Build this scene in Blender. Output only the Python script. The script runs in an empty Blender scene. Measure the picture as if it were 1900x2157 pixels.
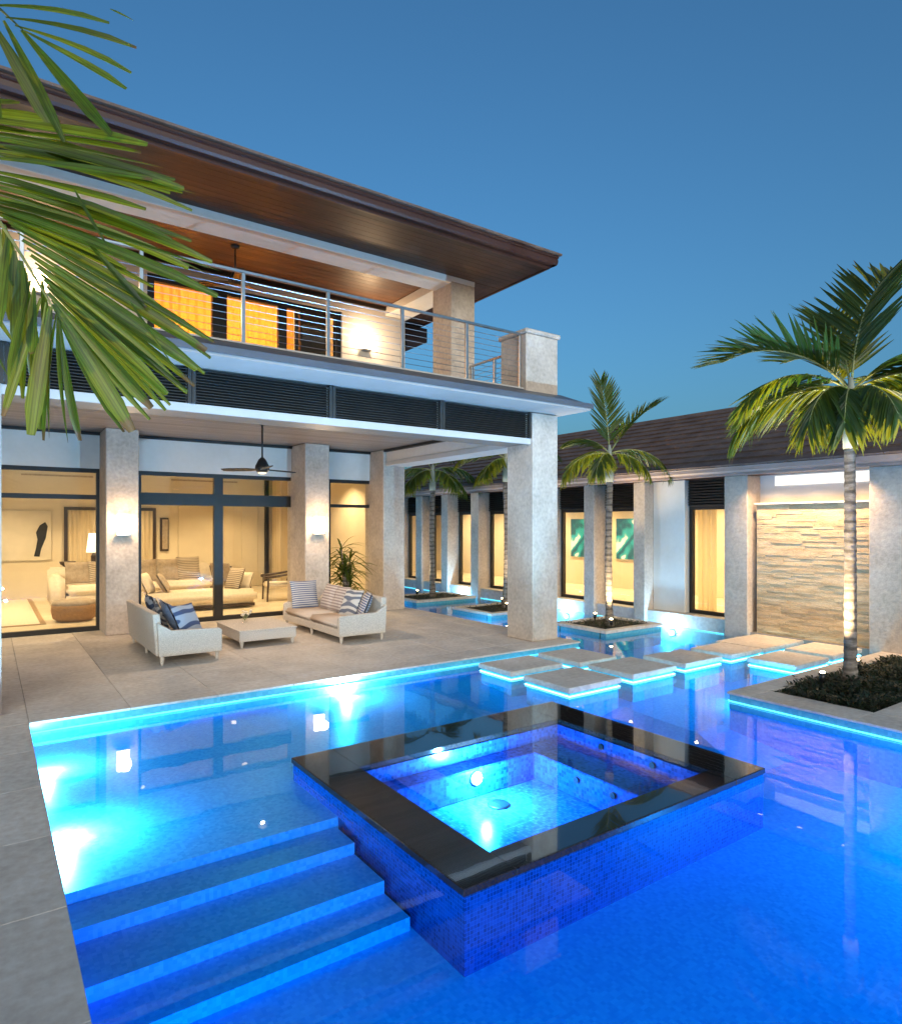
import bpy, bmesh, math, random
from mathutils import Vector, Matrix, noise as mnoise
random.seed(7)
R = math.radians
S = bpy.context.scene
C = S.collection

# ------------------------------------------------------------------ camera
cam = bpy.data.cameras.new('camera')
cam_o = bpy.data.objects.new('camera', cam)
C.objects.link(cam_o)
cam_o.location = (0, 0, 1.65)
cam_o.rotation_euler = (R(90), 0, R(-35.433))
cam.sensor_width = 36
cam.lens = 22.897
cam.shift_y = 0.0127
cam.clip_start = 0.05
cam.clip_end = 2000
S.camera = cam_o

# ------------------------------------------------------------------ sky, sun, exposure
SUN_EL, SUN_ROT = R(12), R(205)
world = bpy.data.worlds.new('World')
S.world = world
world.use_nodes = True
wn = world.node_tree
bg = wn.nodes['Background']
sky = wn.nodes.new('ShaderNodeTexSky')
sky.sky_type = 'NISHITA'
sky.sun_disc = False
sky.sun_elevation = SUN_EL
sky.sun_rotation = SUN_ROT
sky.ozone_density = 7.0
sky.dust_density = 4.5
sky.air_density = 1.2
tint = wn.nodes.new('ShaderNodeMix'); tint.data_type = 'RGBA'; tint.blend_type = 'MULTIPLY'; tint.inputs[0].default_value = 1.0
tint.inputs[7].default_value = (0.92, 1.04, 0.90, 1)
wn.links.new(sky.outputs[0], tint.inputs[6]); wn.links.new(tint.outputs[2], bg.inputs[0])
bg.inputs[1].default_value = 0.125
sun = bpy.data.lights.new('sun', 'SUN')
sun.energy = 1.05
sun.angle = R(45)
sun.color = (1.0, 0.80, 0.68)
sun_o = bpy.data.objects.new('sun', sun)
C.objects.link(sun_o)
sd = Vector((math.sin(SUN_ROT) * math.cos(SUN_EL), math.cos(SUN_ROT) * math.cos(SUN_EL), math.sin(SUN_EL)))
sun_o.rotation_euler = sd.to_track_quat('Z', 'Y').to_euler()

S.view_settings.view_transform = 'Standard'
S.view_settings.look = 'None'
S.view_settings.gamma = 1
S.view_settings.exposure = 0.75
cy = S.cycles
cy.use_denoising = True
cy.max_bounces = 8
cy.diffuse_bounces = 3
cy.glossy_bounces = 3
cy.transmission_bounces = 4
cy.transparent_max_bounces = 24
cy.volume_bounces = 0
cy.sample_clamp_indirect = 4
cy.caustics_reflective = False
cy.caustics_refractive = False

# ------------------------------------------------------------------ helpers
ORI = {}


def link(o, parent):
    C.objects.link(o)
    if parent is not None:
        o.parent = parent
        ORI[o.name] = ORI[parent.name]
    else:
        ORI[o.name] = Vector((0, 0, 0))
    return o


def tag(o, label=None, cat=None, group=None, kind=None):
    if label: o['label'] = label
    if cat: o['category'] = cat
    if group: o['group'] = group
    if kind: o['kind'] = kind
    return o


def thing(name, loc, label, cat, group=None):
    o = bpy.data.objects.new(name, None)
    o.empty_display_size = 0.2
    o.location = loc
    C.objects.link(o)
    ORI[o.name] = Vector(loc)
    return tag(o, label, cat, group)


def kids(o):
    return [c for c in bpy.data.objects if c.parent == o]


def dup(root, loc, label=None, rotz=0.0):
    r = root.copy(); C.objects.link(r); r.location = loc; r.rotation_euler = (0, 0, rotz)
    ORI[r.name] = Vector(loc)
    if label: r['label'] = label
    for ch in kids(root):
        c = ch.copy(); C.objects.link(c); c.parent = r
        for g in kids(ch):
            d = g.copy(); C.objects.link(d); d.parent = c
    return r


class G:
    def __init__(s): s.v = []; s.f = []

    def box(s, x0, x1, y0, y1, z0, z1):
        b = len(s.v)
        s.v += [(x0, y0, z0), (x1, y0, z0), (x1, y1, z0), (x0, y1, z0), (x0, y0, z1), (x1, y0, z1), (x1, y1, z1), (x0, y1, z1)]
        s.f += [tuple(b + i for i in q) for q in ((0, 3, 2, 1), (4, 5, 6, 7), (0, 1, 5, 4), (1, 2, 6, 5), (2, 3, 7, 6), (3, 0, 4, 7))]
        return s

    def hexa(s, pts):
        b = len(s.v); s.v += [tuple(p) for p in pts]
        s.f += [tuple(b + i for i in q) for q in ((0, 3, 2, 1), (4, 5, 6, 7), (0, 1, 5, 4), (1, 2, 6, 5), (2, 3, 7, 6), (3, 0, 4, 7))]
        return s

    def quad(s, *pts):
        b = len(s.v); s.v += [tuple(p) for p in pts]; s.f.append(tuple(range(b, b + len(pts)))); return s

    def tube(s, pts, rad, n=8, cap=True):
        pts = [Vector(p) for p in pts]; m = len(pts)
        if not hasattr(rad, '__len__'): rad = [rad] * m
        b = len(s.v); ref = None
        for i, p in enumerate(pts):
            t = (pts[min(i + 1, m - 1)] - pts[max(i - 1, 0)]).normalized()
            if ref is None:
                ref = Vector((1, 0, 0)) if abs(t.x) < 0.8 else Vector((0, 1, 0))
            u = (ref - t * ref.dot(t)).normalized(); ref = u; w = t.cross(u)
            for k in range(n):
                a = 2 * math.pi * k / n
                s.v.append(tuple(p + (u * math.cos(a) + w * math.sin(a)) * rad[i]))
        for i in range(m - 1):
            for k in range(n):
                s.f.append((b + i * n + k, b + i * n + (k + 1) % n, b + (i + 1) * n + (k + 1) % n, b + (i + 1) * n + k))
        if cap:
            s.f.append(tuple(b + k for k in reversed(range(n)))); s.f.append(tuple(b + (m - 1) * n + k for k in range(n)))
        return s

    def lathe(s, c, prof, n=20):
        b = len(s.v); m = len(prof)
        for (r, z) in prof:
            for k in range(n):
                a = 2 * math.pi * k / n
                s.v.append((c[0] + r * math.cos(a), c[1] + r * math.sin(a), c[2] + z))
        for i in range(m - 1):
            for k in range(n):
                s.f.append((b + i * n + k, b + i * n + (k + 1) % n, b + (i + 1) * n + (k + 1) % n, b + (i + 1) * n + k))
        s.f.append(tuple(b + k for k in reversed(range(n)))); s.f.append(tuple(b + (m - 1) * n + k for k in range(n)))
        return s

    def prism(s, poly, axis, a0, a1):
        # poly: (p,q) pairs in the other two axes, extruded along axis
        n = len(poly); b = len(s.v)
        for a in (a0, a1):
            for p, q in poly:
                s.v.append({'x': (a, p, q), 'y': (p, a, q), 'z': (p, q, a)}[axis])
        s.f.append(tuple(b + i for i in range(n))); s.f.append(tuple(b + n + i for i in reversed(range(n))))
        for i in range(n):
            j = (i + 1) % n; s.f.append((b + i, b + n + i, b + n + j, b + j))
        return s

    def build(s, name, mat, parent=None, bevel=0, smooth=False, seg=1):
        me = bpy.data.meshes.new(name)
        o0 = ORI[parent.name] if parent is not None else Vector((0, 0, 0))
        me.from_pydata([(x - o0.x, y - o0.y, z - o0.z) for x, y, z in s.v], [], s.f)
        bm = bmesh.new(); bm.from_mesh(me)
        bmesh.ops.recalc_face_normals(bm, faces=bm.faces)
        if bevel:
            es = [e for e in bm.edges if len(e.link_faces) == 2 and e.calc_face_angle(0) > 0.6]
            bmesh.ops.bevel(bm, geom=es, offset=bevel, segments=seg, affect='EDGES', clamp_overlap=True)
        bm.to_mesh(me); bm.free()
        if smooth:
            for p in me.polygons: p.use_smooth = True
        if mat: me.materials.append(mat)
        return link(bpy.data.objects.new(name, me), parent)


def B(x0, x1, y0, y1, z0, z1): return G().box(x0, x1, y0, y1, z0, z1)


def inst(name, mesh, parent, loc, rot=None):
    o = bpy.data.objects.new(name, mesh)
    o0 = ORI[parent.name] if parent is not None else Vector((0, 0, 0))
    o.location = Vector(loc) - o0
    if rot: o.rotation_euler = rot
    return link(o, parent)


# ------------------------------------------------------------------ materials
def base_mat(name):
    m = bpy.data.materials.new(name); m.use_nodes = True
    nt = m.node_tree; return m, nt, nt.nodes['Principled BSDF'], nt.nodes, nt.links


def nmat(name, c1, c2, scale=8, rough=0.6, bump=0.1, metal=0.0, stretch=(1, 1, 1), rnd=0.0, fine=0.0, spec=0.5, contrast=(0.35, 0.65), place=False, stain=0.0):
    m, nt, p, N, L = base_mat(name)
    tc = N.new('ShaderNodeTexCoord'); mp = N.new('ShaderNodeMapping'); mp.inputs['Scale'].default_value = stretch
    nz = N.new('ShaderNodeTexNoise'); nz.inputs['Scale'].default_value = scale; nz.inputs['Detail'].default_value = 6; nz.inputs['Roughness'].default_value = 0.62
    cr = N.new('ShaderNodeValToRGB')
    cr.color_ramp.elements[0].color = (*c1, 1); cr.color_ramp.elements[1].color = (*c2, 1)
    cr.color_ramp.elements[0].position, cr.color_ramp.elements[1].position = contrast
    src = N.new('ShaderNodeNewGeometry').outputs['Position'] if place else tc.outputs['Object']
    L.new(src, mp.inputs[0]); L.new(mp.outputs[0], nz.inputs['Vector']); L.new(nz.outputs['Fac'], cr.inputs[0])
    col = cr.outputs[0]
    if stain:
        n3 = N.new('ShaderNodeTexNoise'); n3.inputs['Scale'].default_value = 0.9; n3.inputs['Detail'].default_value = 7; n3.inputs['Roughness'].default_value = 0.7
        L.new(src, n3.inputs['Vector']); r3 = N.new('ShaderNodeMapRange'); r3.inputs[1].default_value = 0.38; r3.inputs[2].default_value = 0.60; r3.inputs[3].default_value = 1 - stain; r3.inputs[4].default_value = 1.0
        L.new(n3.outputs['Fac'], r3.inputs[0]); m3 = N.new('ShaderNodeVectorMath'); m3.operation = 'SCALE'
        L.new(col, m3.inputs[0]); L.new(r3.outputs[0], m3.inputs[3]); col = m3.outputs[0]
        rr = N.new('ShaderNodeMapRange'); rr.inputs[1].default_value = 0.38; rr.inputs[2].default_value = 0.60; rr.inputs[3].default_value = rough - 0.18; rr.inputs[4].default_value = rough
        L.new(n3.outputs['Fac'], rr.inputs[0]); L.new(rr.outputs[0], p.inputs['Roughness'])
    if fine:
        n2 = N.new('ShaderNodeTexNoise'); n2.inputs['Scale'].default_value = scale * 9; n2.inputs['Detail'].default_value = 3
        L.new(mp.outputs[0], n2.inputs['Vector'])
        mx = N.new('ShaderNodeMix'); mx.data_type = 'RGBA'; mx.blend_type = 'OVERLAY'; mx.inputs[0].default_value = fine
        L.new(col, mx.inputs[6]); L.new(n2.outputs['Fac'], mx.inputs[7]); col = mx.outputs[2]
    if rnd:
        oi = N.new('ShaderNodeObjectInfo'); hs = N.new('ShaderNodeHueSaturation'); mr = N.new('ShaderNodeMapRange')
        mr.inputs[3].default_value = 1 - rnd; mr.inputs[4].default_value = 1 + rnd
        L.new(oi.outputs['Random'], mr.inputs[0]); L.new(mr.outputs[0], hs.inputs['Value']); L.new(col, hs.inputs['Color']); col = hs.outputs[0]
    L.new(col, p.inputs['Base Color'])
    p.inputs['Roughness'].default_value = rough; p.inputs['Metallic'].default_value = metal
    p.inputs['Specular IOR Level'].default_value = spec
    if bump:
        bp = N.new('ShaderNodeBump'); bp.inputs['Strength'].default_value = bump; bp.inputs['Distance'].default_value = 0.02
        L.new((n2 if fine else nz).outputs['Fac'], bp.inputs['Height']); L.new(bp.outputs[0], p.inputs['Normal'])
    return m


def emit_mat(name, col, st):
    m, nt, p, N, L = base_mat(name)
    p.inputs['Base Color'].default_value = (*col, 1)
    p.inputs['Emission Color'].default_value = (*col, 1); p.inputs['Emission Strength'].default_value = st
    return m


def surface_mat(name, tint, ior, rough, bump=0.0, bscale=3.0, absorb=None, density=0.0, base_mix=1.0):
    # thin see-through surface: transparent plus a Fresnel reflection
    m = bpy.data.materials.new(name); m.use_nodes = True
    nt = m.node_tree; N = nt.nodes; L = nt.links; N.clear()
    out = N.new('ShaderNodeOutputMaterial'); mx = N.new('ShaderNodeMixShader')
    tr = N.new('ShaderNodeBsdfTransparent'); tr.inputs[0].default_value = (*tint, 1)
    gl = N.new('ShaderNodeBsdfGlossy'); gl.inputs['Roughness'].default_value = rough
    # Schlick reflectance, the same from both sides of the sheet
    fr = N.new('ShaderNodeLayerWeight'); fr.inputs['Blend'].default_value = 0.5
    pw = N.new('ShaderNodeMath'); pw.operation = 'POWER'; pw.inputs[1].default_value = 5
    mr = N.new('ShaderNodeMapRange'); f0 = ((ior - 1) / (ior + 1)) ** 2; mr.inputs[3].default_value = f0
    L.new(fr.outputs['Facing'], pw.inputs[0]); L.new(pw.outputs[0], mr.inputs[0])
    L.new(mr.outputs[0], mx.inputs[0]); L.new(tr.outputs[0], mx.inputs[1]); L.new(gl.outputs[0], mx.inputs[2]); L.new(mx.outputs[0], out.inputs['Surface'])
    if bump:
        tc = N.new('ShaderNodeTexCoord'); nz = N.new('ShaderNodeTexNoise'); nz.inputs['Scale'].default_value = bscale; nz.inputs['Detail'].default_value = 2
        bp = N.new('ShaderNodeBump'); bp.inputs['Strength'].default_value = bump; bp.inputs['Distance'].default_value = 0.02
        L.new(tc.outputs['Object'], nz.inputs['Vector']); L.new(nz.outputs['Fac'], bp.inputs['Height'])
        L.new(bp.outputs[0], gl.inputs['Normal']); L.new(bp.outputs[0], fr.inputs['Normal'])
    if absorb:
        va = N.new('ShaderNodeVolumeAbsorption'); va.inputs['Color'].default_value = (*absorb, 1); va.inputs['Density'].default_value = density
        L.new(va.outputs[0], out.inputs['Volume'])
    return m


def leaf_mat(name, c1, c2, transl=(0.25, 0.30, 0.03), tf=0.35):
    m, nt, p, N, L = base_mat(name)
    oi = N.new('ShaderNodeObjectInfo'); tc = N.new('ShaderNodeTexCoord')
    nz = N.new('ShaderNodeTexNoise'); nz.inputs['Scale'].default_value = 5; nz.inputs['Detail'].default_value = 4
    L.new(tc.outputs['Object'], nz.inputs['Vector'])
    ad = N.new('ShaderNodeMath'); ad.operation = 'ADD'; sb = N.new('ShaderNodeMath'); sb.operation = 'MULTIPLY'; sb.inputs[1].default_value = 0.5
    L.new(nz.outputs['Fac'], ad.inputs[0]); L.new(oi.outputs['Random'], ad.inputs[1]); L.new(ad.outputs[0], sb.inputs[0])
    cr = N.new('ShaderNodeValToRGB'); cr.color_ramp.elements[0].color = (*c1, 1); cr.color_ramp.elements[1].color = (*c2, 1)
    cr.color_ramp.elements[0].position = 0.25; cr.color_ramp.elements[1].position = 0.8
    L.new(sb.outputs[0], cr.inputs[0]); L.new(cr.outputs[0], p.inputs['Base Color'])
    p.inputs['Roughness'].default_value = 0.42
    tl = N.new('ShaderNodeBsdfTranslucent'); tl.inputs[0].default_value = (*transl, 1)
    mx = N.new('ShaderNodeMixShader'); mx.inputs[0].default_value = tf
    out = N['Material Output']
    L.new(p.outputs[0], mx.inputs[1]); L.new(tl.outputs[0], mx.inputs[2]); L.new(mx.outputs[0], out.inputs['Surface'])
    return m


def stripe_mat(name, ca, cb, scale, cc=None):
    m, nt, p, N, L = base_mat(name)
    tc = N.new('ShaderNodeTexCoord'); wv = N.new('ShaderNodeTexWave'); wv.inputs['Scale'].default_value = scale; wv.inputs['Distortion'].default_value = 0.3
    wv.bands_direction = 'Y'
    cr = N.new('ShaderNodeValToRGB'); cr.color_ramp.elements[0].color = (*ca, 1); cr.color_ramp.elements[1].color = (*cb, 1)
    cr.color_ramp.elements[0].position = 0.45; cr.color_ramp.elements[1].position = 0.55
    L.new(tc.outputs['Object'], wv.inputs['Vector']); L.new(wv.outputs['Fac'], cr.inputs[0]); L.new(cr.outputs[0], p.inputs['Base Color'])
    p.inputs['Roughness'].default_value = 0.9
    return m


def swirl_mat(name, ca, cb, scale):
    m, nt, p, N, L = base_mat(name)
    tc = N.new('ShaderNodeTexCoord'); wv = N.new('ShaderNodeTexWave'); wv.wave_type = 'RINGS'; wv.inputs['Scale'].default_value = scale
    wv.inputs['Distortion'].default_value = 4; wv.inputs['Detail'].default_value = 1
    cr = N.new('ShaderNodeValToRGB'); cr.color_ramp.elements[0].color = (*ca, 1); cr.color_ramp.elements[1].color = (*cb, 1)
    cr.color_ramp.elements[0].position = 0.4; cr.color_ramp.elements[1].position = 0.6
    L.new(tc.outputs['Object'], wv.inputs['Vector']); L.new(wv.outputs['Fac'], cr.inputs[0]); L.new(cr.outputs[0], p.inputs['Base Color'])
    p.inputs['Roughness'].default_value = 0.9
    return m


def mosaic_mat(name, ca, cb, grout, size=0.025, rough=0.3, grout2=None):
    grout = grout or grout2
    # small square tiles with random shade, on every face direction
    m, nt, p, N, L = base_mat(name)
    tc = N.new('ShaderNodeTexCoord'); vd = N.new('ShaderNodeVectorMath'); vd.operation = 'SCALE'; vd.inputs[3].default_value = 1 / size
    ad = N.new('ShaderNodeVectorMath'); ad.operation = 'ADD'; ad.inputs[1].default_value = (0.37, 0.41, 0.29)
    fl = N.new('ShaderNodeVectorMath'); fl.operation = 'FLOOR'
    wn_ = N.new('ShaderNodeTexWhiteNoise'); wn_.noise_dimensions = '3D'
    L.new(tc.outputs['Object'], vd.inputs[0]); L.new(vd.outputs[0], ad.inputs[0]); L.new(ad.outputs[0], fl.inputs[0]); L.new(fl.outputs[0], wn_.inputs[0])
    cr = N.new('ShaderNodeValToRGB'); cr.color_ramp.elements[0].color = (*ca, 1); cr.color_ramp.elements[1].color = (*cb, 1)
    L.new(wn_.outputs['Value'], cr.inputs[0])
    nz = N.new('ShaderNodeTexNoise'); nz.inputs['Scale'].default_value = 1.2; nz.inputs['Detail'].default_value = 4
    L.new(tc.outputs['Object'], nz.inputs['Vector'])
    mx = N.new('ShaderNodeMix'); mx.data_type = 'RGBA'; mx.blend_type = 'MULTIPLY'; mx.inputs[0].default_value = 0.25
    L.new(cr.outputs[0], mx.inputs[6]); L.new(nz.outputs['Fac'], mx.inputs[7])
    col = mx.outputs[2]
    if grout:
        fr = N.new('ShaderNodeVectorMath'); fr.operation = 'FRACTION'; L.new(ad.outputs[0], fr.inputs[0])
        sx = N.new('ShaderNodeSeparateXYZ'); L.new(fr.outputs[0], sx.inputs[0])
        m1 = N.new('ShaderNodeMath'); m1.operation = 'MINIMUM'; m2 = N.new('ShaderNodeMath'); m2.operation = 'MINIMUM'
        L.new(sx.outputs[0], m1.inputs[0]); L.new(sx.outputs[1], m1.inputs[1]); L.new(m1.outputs[0], m2.inputs[0]); L.new(sx.outputs[2], m2.inputs[1])
        lt = N.new('ShaderNodeMath'); lt.operation = 'LESS_THAN'; lt.inputs[1].default_value = 0.13; L.new(m2.outputs[0], lt.inputs[0])
        mg = N.new('ShaderNodeMix'); mg.data_type = 'RGBA'; mg.inputs[7].default_value = (*grout, 1)
        L.new(lt.outputs[0], mg.inputs[0]); L.new(col, mg.inputs[6]); col = mg.outputs[2]
    L.new(col, p.inputs['Base Color']); p.inputs['Roughness'].default_value = rough
    return m


def wood_mat(name, c1, c2, axis, rough=0.45, scale=6):
    st = {'x': (0.12, 2.5, 2.5), 'y': (2.5, 0.12, 2.5)}[axis]
    return nmat(name, c1, c2, scale, rough, 0.05, stretch=st, rnd=0.18)


M = dict(
    paver=nmat('paver_stone', (0.58, 0.505, 0.435), (0.71, 0.625, 0.545), 2.2, 0.66, 0.12, rnd=0.07, fine=0.4, place=True, stain=0.16),
    deckbase=nmat('deck_concrete', (0.28, 0.25, 0.22), (0.36, 0.32, 0.29), 4, 0.8, 0.1),
    coral=nmat('coral_stone', (0.47, 0.385, 0.32), (0.59, 0.495, 0.42), 2.4, 0.78, 0.35, fine=0.35),
    plaster=nmat('white_plaster', (0.70, 0.66, 0.62), (0.78, 0.74, 0.70), 1.5, 0.8, 0.06, fine=0.1),
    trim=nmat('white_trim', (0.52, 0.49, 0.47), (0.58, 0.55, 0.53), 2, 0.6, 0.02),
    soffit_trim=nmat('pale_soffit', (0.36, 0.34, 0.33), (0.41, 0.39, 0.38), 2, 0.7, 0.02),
    bronze=nmat('dark_bronze', (0.012, 0.010, 0.009), (0.020, 0.016, 0.014), 6, 0.4, 0.0),
    louver=nmat('dark_louver', (0.026, 0.023, 0.020), (0.040, 0.035, 0.031), 5, 0.5, 0.02),
    skirt=nmat('slate_skirt', (0.075, 0.080, 0.095), (0.11, 0.115, 0.13), 5, 0.45, 0.05, stretch=(0.15, 1, 1)),
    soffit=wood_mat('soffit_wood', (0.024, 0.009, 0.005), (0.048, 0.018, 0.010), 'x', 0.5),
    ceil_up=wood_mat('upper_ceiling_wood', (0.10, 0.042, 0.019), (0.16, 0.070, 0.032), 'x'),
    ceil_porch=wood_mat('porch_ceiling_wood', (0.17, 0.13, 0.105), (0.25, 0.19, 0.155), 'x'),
    fascia=nmat('brown_fascia', (0.040, 0.014, 0.009), (0.062, 0.023, 0.016), 3, 0.45, 0.03, stretch=(0.2, 1, 1)),
    rooftile=nmat('roof_tile', (0.10, 0.058, 0.042), (0.17, 0.11, 0.085), 3, 0.75, 0.25, fine=0.3),
    wingfascia=nmat('wing_fascia', (0.28, 0.20, 0.17), (0.34, 0.25, 0.22), 3, 0.5, 0.03),
    steel=nmat('brushed_steel', (0.50, 0.50, 0.51), (0.60, 0.60, 0.61), 9, 0.28, 0.0, metal=1.0),
    iron=nmat('black_iron', (0.010, 0.009, 0.009), (0.018, 0.016, 0.015), 8, 0.4, 0.0),
    glass=surface_mat('window_glass', (0.97, 0.97, 0.95), 1.5, 0.0),
    inwall=nmat('cream_wall', (0.66, 0.56, 0.40), (0.72, 0.62, 0.45), 1.2, 0.8, 0.0),
    infloor=nmat('cream_marble_floor', (0.66, 0.56, 0.40), (0.76, 0.66, 0.50), 1.3, 0.25, 0.0),
    drape=nmat('beige_drape', (0.55, 0.44, 0.28), (0.66, 0.54, 0.36), 3, 0.9, 0.0, stretch=(6, 6, 0.2)),
    wicker=nmat('pale_wicker', (0.48, 0.42, 0.36), (0.74, 0.66, 0.58), 70, 0.75, 0.5, stretch=(1, 1, 2.2)),
    seatpad=nmat('beige_cushion', (0.52, 0.42, 0.35), (0.58, 0.48, 0.41), 30, 0.95, 0.1),
    blue_stripe=stripe_mat('blue_stripe_fabric', (0.10, 0.13, 0.24), (0.52, 0.51, 0.52), 9),
    tan_stripe=stripe_mat('tan_stripe_fabric', (0.30, 0.24, 0.24), (0.56, 0.50, 0.47), 7),
    blue_swirl=swirl_mat('blue_swirl_fabric', (0.05, 0.08, 0.17), (0.34, 0.40, 0.50), 3),
    blue_plain=nmat('slate_blue_fabric', (0.10, 0.15, 0.26), (0.20, 0.26, 0.38), 12, 0.95, 0.1),
    grey_swirl=swirl_mat('grey_swirl_fabric', (0.13, 0.15, 0.21), (0.55, 0.55, 0.55), 4),
    cream_fab=nmat('cream_fabric', (0.66, 0.56, 0.42), (0.74, 0.64, 0.50), 20, 0.95, 0.08),
    taupe_fab=nmat('taupe_fabric', (0.34, 0.26, 0.18), (0.46, 0.37, 0.27), 14, 0.95, 0.08),
    taupe_stripe=stripe_mat('taupe_stripe_fabric', (0.24, 0.18, 0.12), (0.56, 0.47, 0.36), 8),
    darkwood=nmat('dark_wood', (0.030, 0.016, 0.010), (0.055, 0.030, 0.018), 6, 0.4, 0.0),
    basket=nmat('woven_basket', (0.22, 0.11, 0.04), (0.40, 0.22, 0.09), 45, 0.8, 0.6, stretch=(1, 1, 2)),
    rug=nmat('cream_rug', (0.62, 0.55, 0.42), (0.70, 0.63, 0.50), 25, 0.95, 0.15),
    rugborder=nmat('brown_rug_border', (0.30, 0.20, 0.10), (0.38, 0.26, 0.15), 25, 0.95, 0.15),
    black=nmat('black_ink', (0.008, 0.008, 0.008), (0.014, 0.014, 0.014), 6, 0.6, 0.0),
    canvas=nmat('canvas', (0.62, 0.55, 0.42), (0.70, 0.62, 0.48), 3, 0.8, 0.0),
    granite=nmat('black_granite', (0.018, 0.013, 0.012), (0.040, 0.030, 0.027), 60, 0.08, 0.0, spec=0.6),  # slight brown in the colour stands in for the soffit reflected on the rim
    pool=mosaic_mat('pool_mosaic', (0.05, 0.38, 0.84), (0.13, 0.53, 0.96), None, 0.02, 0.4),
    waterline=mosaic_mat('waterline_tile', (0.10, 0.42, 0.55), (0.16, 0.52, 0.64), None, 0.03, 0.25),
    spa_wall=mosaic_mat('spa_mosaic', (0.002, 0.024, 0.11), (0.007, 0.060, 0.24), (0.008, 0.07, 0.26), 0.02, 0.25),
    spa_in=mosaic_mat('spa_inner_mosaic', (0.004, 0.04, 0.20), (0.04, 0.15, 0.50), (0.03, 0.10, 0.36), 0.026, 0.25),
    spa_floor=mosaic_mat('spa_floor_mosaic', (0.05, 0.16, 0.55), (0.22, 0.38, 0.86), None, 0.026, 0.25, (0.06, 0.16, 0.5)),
    water=surface_mat('pool_water', (0.93, 0.98, 1.0), 1.33, 0.012, 0.05, 2.2, (0.0, 0.87, 0.99), 2.4),
    spawater=surface_mat('hot_tub_water', (0.90, 0.96, 1.0), 1.62, 0.010, 0.03, 3.0),
    led=emit_mat('led_strip', (0.10, 0.70, 1.0), 1.5),
    led_bright=emit_mat('bright_led_strip', (0.20, 0.78, 1.0), 4.0),
    poollamp=emit_mat('pool_lamp_lens', (0.55, 0.92, 1.0), 12),
    spalamp=emit_mat('hot_tub_lamp_lens', (0.75, 0.9, 1.0), 60),
    sconce=emit_mat('sconce_glass', (1.0, 0.78, 0.48), 7),
    spotlens=emit_mat('spotlight_lens', (1.0, 0.72, 0.38), 25),
    lampshade=emit_mat('lit_lamp_shade', (1.0, 0.86, 0.58), 1.6),
    litpanel=emit_mat('lit_clerestory', (1.0, 0.92, 0.80), 0.55),
    downlight=emit_mat('downlight_lens', (1.0, 0.78, 0.45), 3),
    downlight_dim=emit_mat('dim_downlight_lens', (1.0, 0.78, 0.5), 0.7),
    soil=nmat('dark_soil', (0.018, 0.012, 0.008), (0.040, 0.028, 0.018), 20, 0.95, 0.6),
    cover=leaf_mat('cover_leaf', (0.012, 0.022, 0.008), (0.040, 0.060, 0.018), (0.05, 0.07, 0.02), 0.2),
    leaf=leaf_mat('palm_leaf', (0.014, 0.040, 0.008), (0.050, 0.085, 0.014), (0.30, 0.33, 0.012), 0.34),
    rachis=nmat('palm_rachis', (0.20, 0.22, 0.07), (0.30, 0.30, 0.12), 12, 0.5, 0.05),
    shaft=nmat('palm_crownshaft', (0.30, 0.32, 0.24), (0.42, 0.42, 0.34), 8, 0.5, 0.1, stretch=(1, 1, 0.2)),
    stone=nmat('ledger_stone', (0.50, 0.36, 0.21), (0.69, 0.53, 0.34), 7, 0.8, 0.5, rnd=0.12, fine=0.3, stretch=(1, 0.5, 2)),
    ground=nmat('ground_soil', (0.06, 0.07, 0.03), (0.10, 0.10, 0.05), 0.8, 0.95, 0.2),
)


def art_mat():
    m, nt, p, N, L = base_mat('teal_abstract_print')
    tc = N.new('ShaderNodeTexCoord'); wv = N.new('ShaderNodeTexWave'); wv.inputs['Scale'].default_value = 1.6; wv.inputs['Distortion'].default_value = 9; wv.inputs['Detail'].default_value = 2
    cr = N.new('ShaderNodeValToRGB'); e = cr.color_ramp.elements
    e[0].color = (0.01, 0.10, 0.16, 1); e[0].position = 0.1; e[1].color = (0.75, 0.85, 0.85, 1); e[1].position = 0.97
    for pos, c in ((0.45, (0.02, 0.30, 0.34, 1)), (0.75, (0.03, 0.36, 0.45, 1)), (0.85, (0.08, 0.40, 0.42, 1))):
        x = e.new(pos); x.color = c
    L.new(tc.outputs['Object'], wv.inputs['Vector']); L.new(wv.outputs['Fac'], cr.inputs[0]); L.new(cr.outputs[0], p.inputs['Base Color'])
    return m


def curtain_mat(name='orange_curtain', cd=(0.72, 0.42, 0.12), ct=(0.85, 0.46, 0.09)):
    m = bpy.data.materials.new(name); m.use_nodes = True
    nt = m.node_tree; N = nt.nodes; L = nt.links; N.clear()
    out = N.new('ShaderNodeOutputMaterial'); mx = N.new('ShaderNodeMixShader'); mx.inputs[0].default_value = 0.65
    d = N.new('ShaderNodeBsdfDiffuse'); d.inputs[0].default_value = (*cd, 1)
    t = N.new('ShaderNodeBsdfTranslucent'); t.inputs[0].default_value = (*ct, 1)
    L.new(d.outputs[0], mx.inputs[1]); L.new(t.outputs[0], mx.inputs[2]); L.new(mx.outputs[0], out.inputs[0])
    return m




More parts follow.
